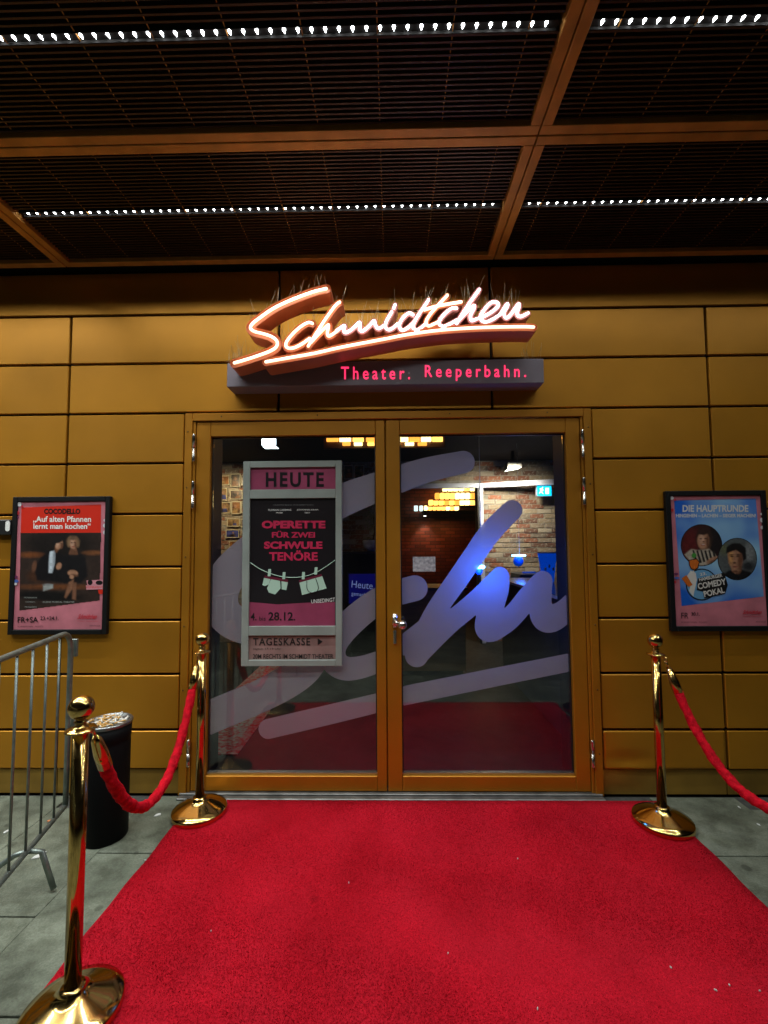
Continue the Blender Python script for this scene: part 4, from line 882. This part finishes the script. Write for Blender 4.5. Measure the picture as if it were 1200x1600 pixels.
# bar room behind the opening
RB = bpy.data.materials.new('red_bar_brick'); RB.use_nodes = True
_n = RB.node_tree.nodes; _t = _n.new('ShaderNodeTexBrick'); _t.inputs['Color1'].default_value = (.22, .045, .025, 1); _t.inputs['Color2'].default_value = (.10, .02, .012, 1); _t.inputs['Mortar'].default_value = (.05, .02, .015, 1)
_t.inputs['Scale'].default_value = 1.0; _t.inputs['Brick Width'].default_value = .22; _t.inputs['Row Height'].default_value = .075; _t.inputs['Mortar Size'].default_value = .008
_c = _n.new('ShaderNodeTexCoord'); _mp = _n.new('ShaderNodeMapping'); _mp.inputs['Rotation'].default_value = (math.pi / 2, 0, 0)
RB.node_tree.links.new(_c.outputs['Object'], _mp.inputs[0]); RB.node_tree.links.new(_mp.outputs[0], _t.inputs['Vector']); RB.node_tree.links.new(_t.outputs[0], _n['Principled BSDF'].inputs['Base Color']); _n['Principled BSDF'].inputs['Roughness'].default_value = .55
_b = _n.new('ShaderNodeBump'); _b.inputs['Strength'].default_value = .6; RB.node_tree.links.new(_t.outputs['Fac'], _b.inputs['Height']); _b.invert = True; RB.node_tree.links.new(_b.outputs[0], _n['Principled BSDF'].inputs['Normal'])
YR = 7.0
tag(MB().box(-3.2, 3.2, YR, YR + .1, .005, 2.8).build('wall', RB), kind='structure')
sh = thing('lit_shelf', 'amber backlit shelves of boxes high on the red bar wall', 'shelf', tuple(P(700, 800, YR - .3)))
AMB = [emis('amber_light', (1.0, .50, .10), 3.2), emis('amber_pale', (1.0, .72, .28), 4.5), emis('amber_deep', (1.0, .36, .05), 2.2)]
SHW = mat('shelf_wood', (.05, .02, .01), .6)
ysh = YR - .28
for (ya_, yb_, xa_, xb_, n) in ((759, 767, 692, 744, 6), (770, 779.5, 680, 744, 8), (781, 789, 670, 744, 9), (790, 797, 663, 718, 8)):
    for k in range(n):
        x = xa_ + (xb_ - xa_) * k / n; wd = (xb_ - xa_) / n * (.82 + .08 * random.random())
        a = P(x, ya_, ysh); b = P(x + wd, yb_, ysh)
        MB().box(a[0], b[0], ysh, ysh + .12, b[2], a[2], .012).build('lit_box', AMB[random.choice([0, 0, 1, 1, 2])], sh)
    a = P(xa_ - 3, yb_ + 1.2, ysh); b = P(746, yb_ + 2.2, ysh); MB().box(a[0], b[0], ysh - .02, YR - .002, b[2], a[2]).build('shelf_board', SHW, sh)
for (xa_, xb_) in ((647, 653), (655.5, 661)):
    a = P(xa_, 790, ysh); b = P(xb_, 798.5, ysh); tag(MB().box(a[0], b[0], ysh, ysh + .05, b[2], a[2], .008).build('white_card', emis('card_white', (.75, .95, .95), 1.6), sh), 'small white lit card')
lamp('shelf_glow', 'AREA', (.95, YR - .5, 2.05), 6, (1, .42, .12), sh, (0, 0, 0), shape='RECTANGLE', size=.9, size_y=.1)
wl_ = thing('wall_lamp', 'small white spot lamp washing down the red bar brick wall', 'lamp', tuple(P(664, 806, YR - .25)))
p_ = P(664, 806, YR - .25); MB().lathe([(.02, 0), (.035, .01), (.035, .09), (.01, .1)], p_, 14).build('shade', BLACK, wl_); MB().lathe([(.03, -.004), (.03, -.001)], p_, 14).build('bulb', emis('bulb_white', (1, .9, .8), 14), wl_)
lamp('wall_lamp_light', 'SPOT', (p_[0], p_[1] + .02, p_[2] - .02), 14, (1, .7, .5), wl_, (math.radians(22), 0, 0), spot_size=math.radians(70), spot_blend=.8, shadow_soft_size=.03)
# white steel frame of the inner glazed porch
WST = mat('white_steel', (.62, .62, .68), .45)
fr_ = thing('porch_frame', 'white steel frame of the inner porch in front of the brick wall', 'frame', tuple(P(752, 1000, 4.1)))
a = P(600, 762, 4.08); b = P(752, 755, 4.08); zt_ = b[2]; zl_ = zt_ - .075; xv = P(752, 800, 4.08)[0]
MB().box(a[0], xv - .03, 4.05, 4.11, zl_, zt_, .004).build('top_rail', WST, fr_); MB().box(xv - .0295, xv + .03, 4.05, 4.11, .006, zt_, .004).build('post', WST, fr_)
e = G(884, 748, zt_); dd = np.array([e[0] - xv, e[1] - 4.08]); ln_ = np.linalg.norm(dd); dd /= ln_; nn = np.array([-dd[1], dd[0]]) * .03
pq = [np.array([xv + .0305, 4.08]) + nn, np.array([xv + .0305, 4.08]) - nn, np.array([xv, 4.08]) + dd * (ln_ + .3) - nn, np.array([xv, 4.08]) + dd * (ln_ + .3) + nn]
MB().add([(p[0], p[1], z) for z in (zl_, zt_) for p in pq], [(3, 2, 1, 0), (4, 5, 6, 7)] + [(i, (i + 1) % 4, (i + 1) % 4 + 4, i + 4) for i in range(4)]).build('top_rail', WST, fr_)
q_ = P(745, 760, 4.08); MB().box(xv - .055, xv - .0305, 4.06, 4.10, .006, zl_ - .001).build('dark_rebate', BLACK, fr_)
# floodlight on the right, spotlight on the left
fl = thing('floodlight', 'white square floodlight hung before the brick wall', 'floodlight', tuple(P(800, 728, 3.5)))
c = P(802, 731, 3.5)
MB().add([(c[0] + x, c[1] + y, c[2] + z) for x, y, z in ((-.10, -.08, -.03), (.10, -.08, .0), (.10, .12, .0), (-.10, .12, -.03), (-.09, -.06, .08), (.09, -.06, .10), (.09, .1, .10), (-.09, .1, .08))], [(0, 1, 5, 4), (1, 2, 6, 5), (2, 3, 7, 6), (3, 0, 4, 7), (4, 5, 6, 7)]).build('housing', mat('lamp_grey', (.2, .19, .17), .5), fl)
MB().add([(c[0] + x, c[1] + y, c[2] + z) for x, y, z in ((-.095, -.075, -.031), (.095, -.075, -.001), (.095, .115, -.001), (-.095, .115, -.031))], [(0, 1, 2, 3)]).build('lens', emis('flood_white', (1, .96, .86), 9), fl)
MB().box(c[0] - .02, c[0] + .02, c[1], c[1] + .04, c[2] + .101, 2.809).build('bracket', BLACK, fl)
lamp('flood_light', 'AREA', (c[0] - .02, c[1] - .25, c[2] - .05), 19, (1, .90, .74), fl, (math.radians(52), 0, math.radians(4)), size=.18, spread=math.radians(120))
def spotlight(c, label, en, rot, col, lens):
    sp = thing('spotlight', label, 'spotlight', tuple(c), 'foyer ceiling spotlights')
    MB().box(c[0] - .085, c[0] + .085, c[1] - .02, c[1] + .13, c[2] - .045, c[2] + .06, .008).build('housing', BLACK, sp)
    MB().box(c[0] - .08, c[0] + .08, c[1] - .026, c[1] - .021, c[2] - .04, c[2] + .055, .002).build('lens', lens, sp)
    MB().box(c[0] - .075, c[0] + .075, c[1], c[1] + .11, c[2] - .050, c[2] - .0455, .001).build('lens', lens, sp)
    MB().tube([(c[0], c[1] + .05, c[2] + .06), (c[0], c[1] + .05, 2.809)], .01, 8).build('hanger', BLACK, sp)
    lamp('spot_light', 'SPOT', (c[0], c[1] + .05, c[2] - .06), en, col, sp, rot, spot_size=math.radians(110), spot_blend=.9, shadow_soft_size=.05)
spotlight(P(421, 691, 2.2), 'cool white ceiling spotlight above the red rug', 45, (0, math.radians(-6), 0), (1, .93, .85), emis('spot_white', (.75, .92, 1), 7))
spotlight((-2.5, 3.2, 2.66), 'added unseen warm spotlight brightening the photo wall', 95, (math.radians(50), 0, 0), (1, .80, .5), MATS['spot_white'])  # lamp and housing added out of sight behind the jamb to brighten the photos
# amber lantern hanging under the ceiling
al = thing('lantern', 'long amber lantern with two rows of lit panes under the foyer ceiling', 'lantern', tuple(P(605, 690, 2.6)))
for (ya_, yb_, xs_) in ((681.5, 689.2, [(510, 528), (530, 548), (551, 568), (572, 588), (609, 619), (621, 638), (640, 656), (658, 674), (676, 692)]), (691, 695.5, [(535, 547), (553, 566), (574, 587), (593, 606), (615, 626), (633, 647), (653, 667)])):
    for k, (xa_, xb_) in enumerate(xs_):
        a = P(xa_, ya_, 2.6); b = P(xb_, yb_, 2.6); MB().box(a[0], b[0], 2.6, 2.64, b[2], a[2], .003).build('lit_pane', AMB[k % 2 if k % 3 else 2], al)
a = P(505, 680, 2.62); b = P(696, 698.5, 2.62); MB().box(a[0], b[0], 2.645, 2.70, b[2], a[2], .004).build('frame', SHW, al)
for x in (a[0] + .2, b[0] - .2): MB().tube([(x, 2.67, a[2]), (x, 2.67, 2.808)], .008, 8).build('hanger', BLACK, al)
# exit sign
ex = thing('exit_sign', 'glowing cyan emergency exit sign on the brick wall', 'exit sign', tuple(P(850, 775, 3.9)))
a = P(839, 759.5, 3.9); b = P(861.5, 774.5, 3.9); MB().box(a[0] - .008, b[0] + .008, 3.9, 3.96, b[2] - .008, a[2] + .008, .004).build('housing', WST, ex); MB().box(a[0], b[0], 3.894, 3.899, b[2], a[2]).build('lit_plate', emis('exit_cyan', (.0, .42, .75), 2.6), ex)
PIC = emis('exit_pictogram', (.55, .9, 1), 2.2)
poly([(843, 763), (847, 762), (850, 766), (847, 768), (850, 772), (848, 772), (845, 769), (843, 772), (842, 771), (844, 767)], 3.892, PIC, ex, 'running_figure'); poly(ell(848, 761.5, 1.2, 1.1, 8), 3.892, PIC, ex, 'running_figure'); poly([(852, 762), (858, 762), (858, 772), (852, 772)], 3.892, PIC, ex, 'doorway_symbol')
# photographs on the left brick wall
PRNT = []
for nm, c1, c2 in (('photo_amber', (.38, .15, .04), (.02, .01, .006)), ('photo_dark', (.16, .09, .05), (.008, .006, .006)), ('photo_blue', (.08, .09, .3), (.012, .012, .04)), ('photo_warm', (.45, .27, .11), (.03, .01, .006))):
    m_ = mat(nm, c1, .3, col2=c2, scale=14, detail=2, coat=.2); m_.node_tree.nodes['Principled BSDF']; PRNT.append(m_)
FRW = mat('photo_frame_pale', (.55, .46, .30), .5); 
def photo(x0, y0, x1, y1, k, lab):
    y = YBK - .03; a = P(x0, y0, y); b = P(x1, y1, y); f_ = thing('framed_photo', lab, 'photo', ((a[0] + b[0]) / 2, y, b[2]), 'small framed photographs on the brick wall')
    t = .012
    for q in ((a[0], a[0] + t, b[2], a[2]), (b[0] - t, b[0], b[2], a[2]), (a[0] + t, b[0] - t, b[2], b[2] + t), (a[0] + t, b[0] - t, a[2] - t, a[2])): MB().box(q[0], q[1], y, y + .02, q[2], q[3]).build('frame_bar', FRW, f_)
    MB().box(a[0] + t, b[0] - t, y + .006, y + .012, b[2] + t, a[2] - t).build('print', PRNT[k], f_)
    # a figure printed on it
    cx_ = (x0 + x1) / 2 + random.uniform(-3, 3); h_ = y1 - y0
    poly(ell(cx_, y0 + h_ * .38, h_ * .11, h_ * .13, 10), y + .0045, SKIN, f_, 'face_print'); poly([(cx_ - h_ * .25, y1 - 2), (cx_ - h_ * .18, y0 + h_ * .58), (cx_ + h_ * .18, y0 + h_ * .55), (cx_ + h_ * .25, y1 - 2)], y + .005, PRNT[(k + 3) % 4], f_, 'figure_print')
def Z5(x, y): return (325 + x * .1875, 700 + y * .1875)
for (a, b, c_, d_, k, lab) in ((85, 230, 178, 308, 0, None), (188, 215, 270, 325, 1, None), (275, 225, 340, 310, 0, None), (85, 332, 160, 438, 3, None), (182, 350, 288, 428, 1, None), (85, 450, 188, 545, 3, None), (195, 445, 272, 550, 0, None), (278, 440, 350, 540, 1, None), (158, 588, 265, 655, 3, None), (147, 680, 258, 748, 2, 'blue framed photograph with round white moon on the lit brick wall'), (174, 772, 255, 870, 0, None), (272, 590, 350, 660, 1, None)):
    q0, q1 = Z5(a, b), Z5(c_, d_); photo(q0[0], q0[1], q1[0], q1[1], k, lab or 'small warm framed photograph on the lit brick wall')
for (a, b, c_, d_, k) in ((537, 727, 552, 748, 1), (553.5, 727, 569, 748, 0)): photo(a, b, c_, d_, k, 'upright gold framed photograph on dark brick near the lantern')
# bar counter on the right with cooler and blue lamps
CTR = mat('counter_grey', (.05, .052, .06), .45, vary=.2, scale=5)
ct = thing('bar_counter', 'dark bar counter with pale edge strip inside the right door', 'counter', (1.65, 1.6, 0)); ct['label'] = 'dark bar counter with pale edge strip inside the foyer'
MB().box(1.33, 1.95, .75, 2.6, .005, 1.06, .01).build('front', CTR, ct); MB().box(1.30, 1.98, .72, 2.63, 1.061, 1.09, .004).build('worktop', mat('worktop_dark', (.02, .02, .03), .2), ct)
MB().box(1.293, 1.299, .72, 2.63, 1.064, 1.088).build('edge_strip', WST, ct)
BLT = mat('blue_plastic', (.01, .07, .55), .3, emit=(.0, .10, 1.0), es=.35)
cl_ = thing('ice_bucket', 'tapered blue glowing drinks cooler standing on the bar counter', 'cooler', (1.66, 1.95, 1.091)); c = (1.66, 1.95, 1.0915)
MB().lathe([(.055, 0), (.06, .01), (.092, .29), (.096, .30), (.09, .302), (.085, .29)], c, 28).build('body', BLT, cl_); MB().lathe([(.097, .301), (.099, .306), (.097, .312), (.09, .312)], c, 28).build('rim', WST, cl_)
for k in range(3): MB().sphere((c[0] - .05 + .04 * k, c[1] - .078, c[2] + .14 + .03 * (k % 2)), .012, 8, (1, .3, 1.6)).build('emblem', STK[0], cl_)
BLE = emis('blue_lamp', (.25, .75, 1.0), 9)
def blue_lamp(px, py, y, w_, label, en):
    c = P(px, py, y); t = thing('blue_lamp', label, 'lamp', tuple(c), 'blue lamps at the bar')
    MB().box(c[0] - w_ / 2, c[0] + w_ / 2, c[1], c[1] + .03, c[2] - .012, c[2] + .012, .008).build('tube', BLE, t)
    MB().sphere((c[0], c[1] + .04, c[2] - w_ * .42), w_ * .36, 18).build('globe', BLT, t)
    MB().tube([(c[0] + .02, c[1] + .05, c[2] + .01), (c[0] + .02, c[1] + .05, 2.808)], .002, 6).build('cord', WST, t)
    lamp('blue_light', 'POINT', (c[0], c[1] - .05, c[2] - .02), en, (.015, .13, 1), t, shadow_soft_size=.06)
blue_lamp(750, 886, .26, .07, 'blue globe lamp with bright tube close behind the glass door', 10.0)
blue_lamp(811, 868, 3.0, .18, 'blue globe lamp with bright tube in front of the brick wall', 4.0)
a = P(817, 897, 3.3); tag(MB().box(a[0], a[0] + .17, 3.3, 3.34, 1.10, a[2] + .03, .004).build('blue_screen', BLT), 'flat blue glowing screen behind the bar counter', 'screen')
bs = MB().box(a[0] - .06, a[0] + .3, 3.2, 3.7, .006, 1.09, .004); tag(bs.build('back_counter', CTR), 'dark back counter under the blue screen', 'counter')
# reception desk, red stool, chalkboard, potted tree, rug
WD = mat('desk_wood', (.22, .12, .035), .5, vary=.25, scale=3, stretch=(1, 1, 8), rvary=.1)
a = P(628, 1062, 2.4); b = P(729, 1062, 2.4)
dk = thing('reception_desk', 'brown wooden reception desk behind the right glass door', 'desk', ((a[0] + b[0]) / 2, 2.6, 0)); dk['label'] = 'brown wooden reception desk in the middle of the foyer'
MB().box(a[0] - .25, b[0], 2.4, 2.9, .06, .97, .004).build('front', WD, dk); MB().box(a[0] - .28, b[0] + .03, 2.37, 2.93, .971, 1.0, .004).build('top', BLACK, dk); MB().box(a[0] - .22, b[0] - .03, 2.43, 2.87, .006, .059).build('plinth', BLACK, dk)
c = G(655, 958, .79); c = P(655, 955, 3.3)
st_ = thing('bar_stool', 'round red topped bar stool in the doorway to the bar', 'stool', (c[0], 3.3, .005)); zs = c[2]
MB().lathe([(.02, -.06), (.15, -.06), (.165, -.04), (.165, 0), (.14, .02), (.02, .025)], (c[0], 3.3, zs), 28).build('seat', mat('red_leather', (.5, .02, .02), .35), st_)
for k in range(4): an = k * math.pi / 2 + .4; MB().tube([(c[0] + .1 * math.cos(an), 3.3 + .1 * math.sin(an), zs - .06), (c[0] + .19 * math.cos(an), 3.3 + .19 * math.sin(an), .008)], .012, 8).build('leg', BLACK, st_)
lamp('stool_red', 'POINT', (c[0], 3.1, zs + .5), .8, (1, .1, .06), wl_, shadow_soft_size=.05) if False else None
cbx = thing('side_cabinet', 'black side cabinet holding the potted tree and chalkboard', 'cabinet', (-.5, 3.3, 0))
a = P(530, 1000, 3.2); b = P(600, 1000, 3.2); zc_ = P(565, 862, 3.2)[2]
MB().box(a[0] - .5, b[0], 3.2, 3.7, .006, zc_, .006).build('body', BLACK, cbx); MB().box(a[0] - .48, (a[0] + b[0]) / 2 - .26, 3.192, 3.199, .08, zc_ - .03).build('door_panel', mat('black_gloss', (.012, .012, .014), .2), cbx); MB().box((a[0] + b[0]) / 2 - .24, b[0] - .02, 3.192, 3.199, .08, zc_ - .03).build('door_panel', MATS['black_gloss'], cbx)
a = P(545, 897, 3.15); b = P(592, 943, 3.15)
cbd = thing('chalkboard', 'blue lit chalkboard with handwritten Heute leaning on the black cabinet', 'chalkboard', ((a[0] + b[0]) / 2, 3.15, b[2]))
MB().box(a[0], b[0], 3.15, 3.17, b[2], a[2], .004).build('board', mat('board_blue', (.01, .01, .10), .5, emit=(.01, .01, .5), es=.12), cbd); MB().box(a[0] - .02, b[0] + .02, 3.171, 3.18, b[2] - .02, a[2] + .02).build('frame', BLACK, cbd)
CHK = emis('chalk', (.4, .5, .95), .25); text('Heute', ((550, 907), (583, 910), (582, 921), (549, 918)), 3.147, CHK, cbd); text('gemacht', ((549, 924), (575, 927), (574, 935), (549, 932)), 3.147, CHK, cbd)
for s_ in (a[0] + .02, b[0] - .02): MB().tube([(s_, 3.185, b[2] + .02), (s_ + .0, 3.186, .008)], .008, 6).build('easel_leg', BLACK, cbd)
c = P(583, 845, 3.4); tp = thing('potted_tree', 'small leafy tree in a white pot on the black cabinet', 'plant', (c[0], 3.4, zc_))
MB().lathe([(.07, .002), (.13, .06), (.15, .14), (.14, .16), (.12, .15)], (c[0], 3.4, zc_), 22).build('pot', mat('white_stone', (.6, .6, .54), .8, vary=.3, scale=18), tp)
MB().tube([(c[0], 3.4, zc_ + .14), (c[0] + .02, 3.4, zc_ + .28), (c[0] + .0, 3.41, zc_ + .55)], [.014, .01, .005], 8).build('trunk', mat('bark', (.08, .05, .03), .9), tp)
lf = MB()
for k in range(420):
    u = random.gauss(0, .07), random.gauss(0, .07), random.gauss(0, .12); q = Vector((c[0] + u[0], 3.4 + u[1], zc_ + .42 + u[2])); d1 = Vector((random.gauss(0, 1), random.gauss(0, 1), random.gauss(0, 1))).normalized() * .02; d2 = d1.orthogonal().normalized() * .009
    lf.add([q, q + d1 * .5 + d2, q + d1, q + d1 * .5 - d2], [(0, 1, 2, 3)])
tag(lf.build('crown', mat('leaf_pale', (.16, .18, .05), .6, vary=.4, scale=30), tp), kind='stuff')
a0 = G(331, 1180, .006); a1 = G(371, 1180, .006); a2 = G(478, 1040, .006)
RUG = mat('rug_red_pattern', (.62, .02, .02), .9, col2=(.50, .40, .30), scale=38, detail=1, bump=.4, bscale=200)
tag(MB().box(-1.6, a1[0], a1[1], 3.1, .0045, .014, .003).build('rug', RUG), 'red speckled runner rug on the dark foyer floor', 'rug')
a = P(645, 870, .031); b = P(680.5, 893, .031)
tag(MB().box(a[0], b[0], .0295, .0335, b[2], a[2]).build('paper_notice', mat('notice_print', (.50, .50, .54), .6, col2=(.22, .22, .26), scale=60, detail=3)), 'white printed paper notice stuck on the glass door', 'notice')
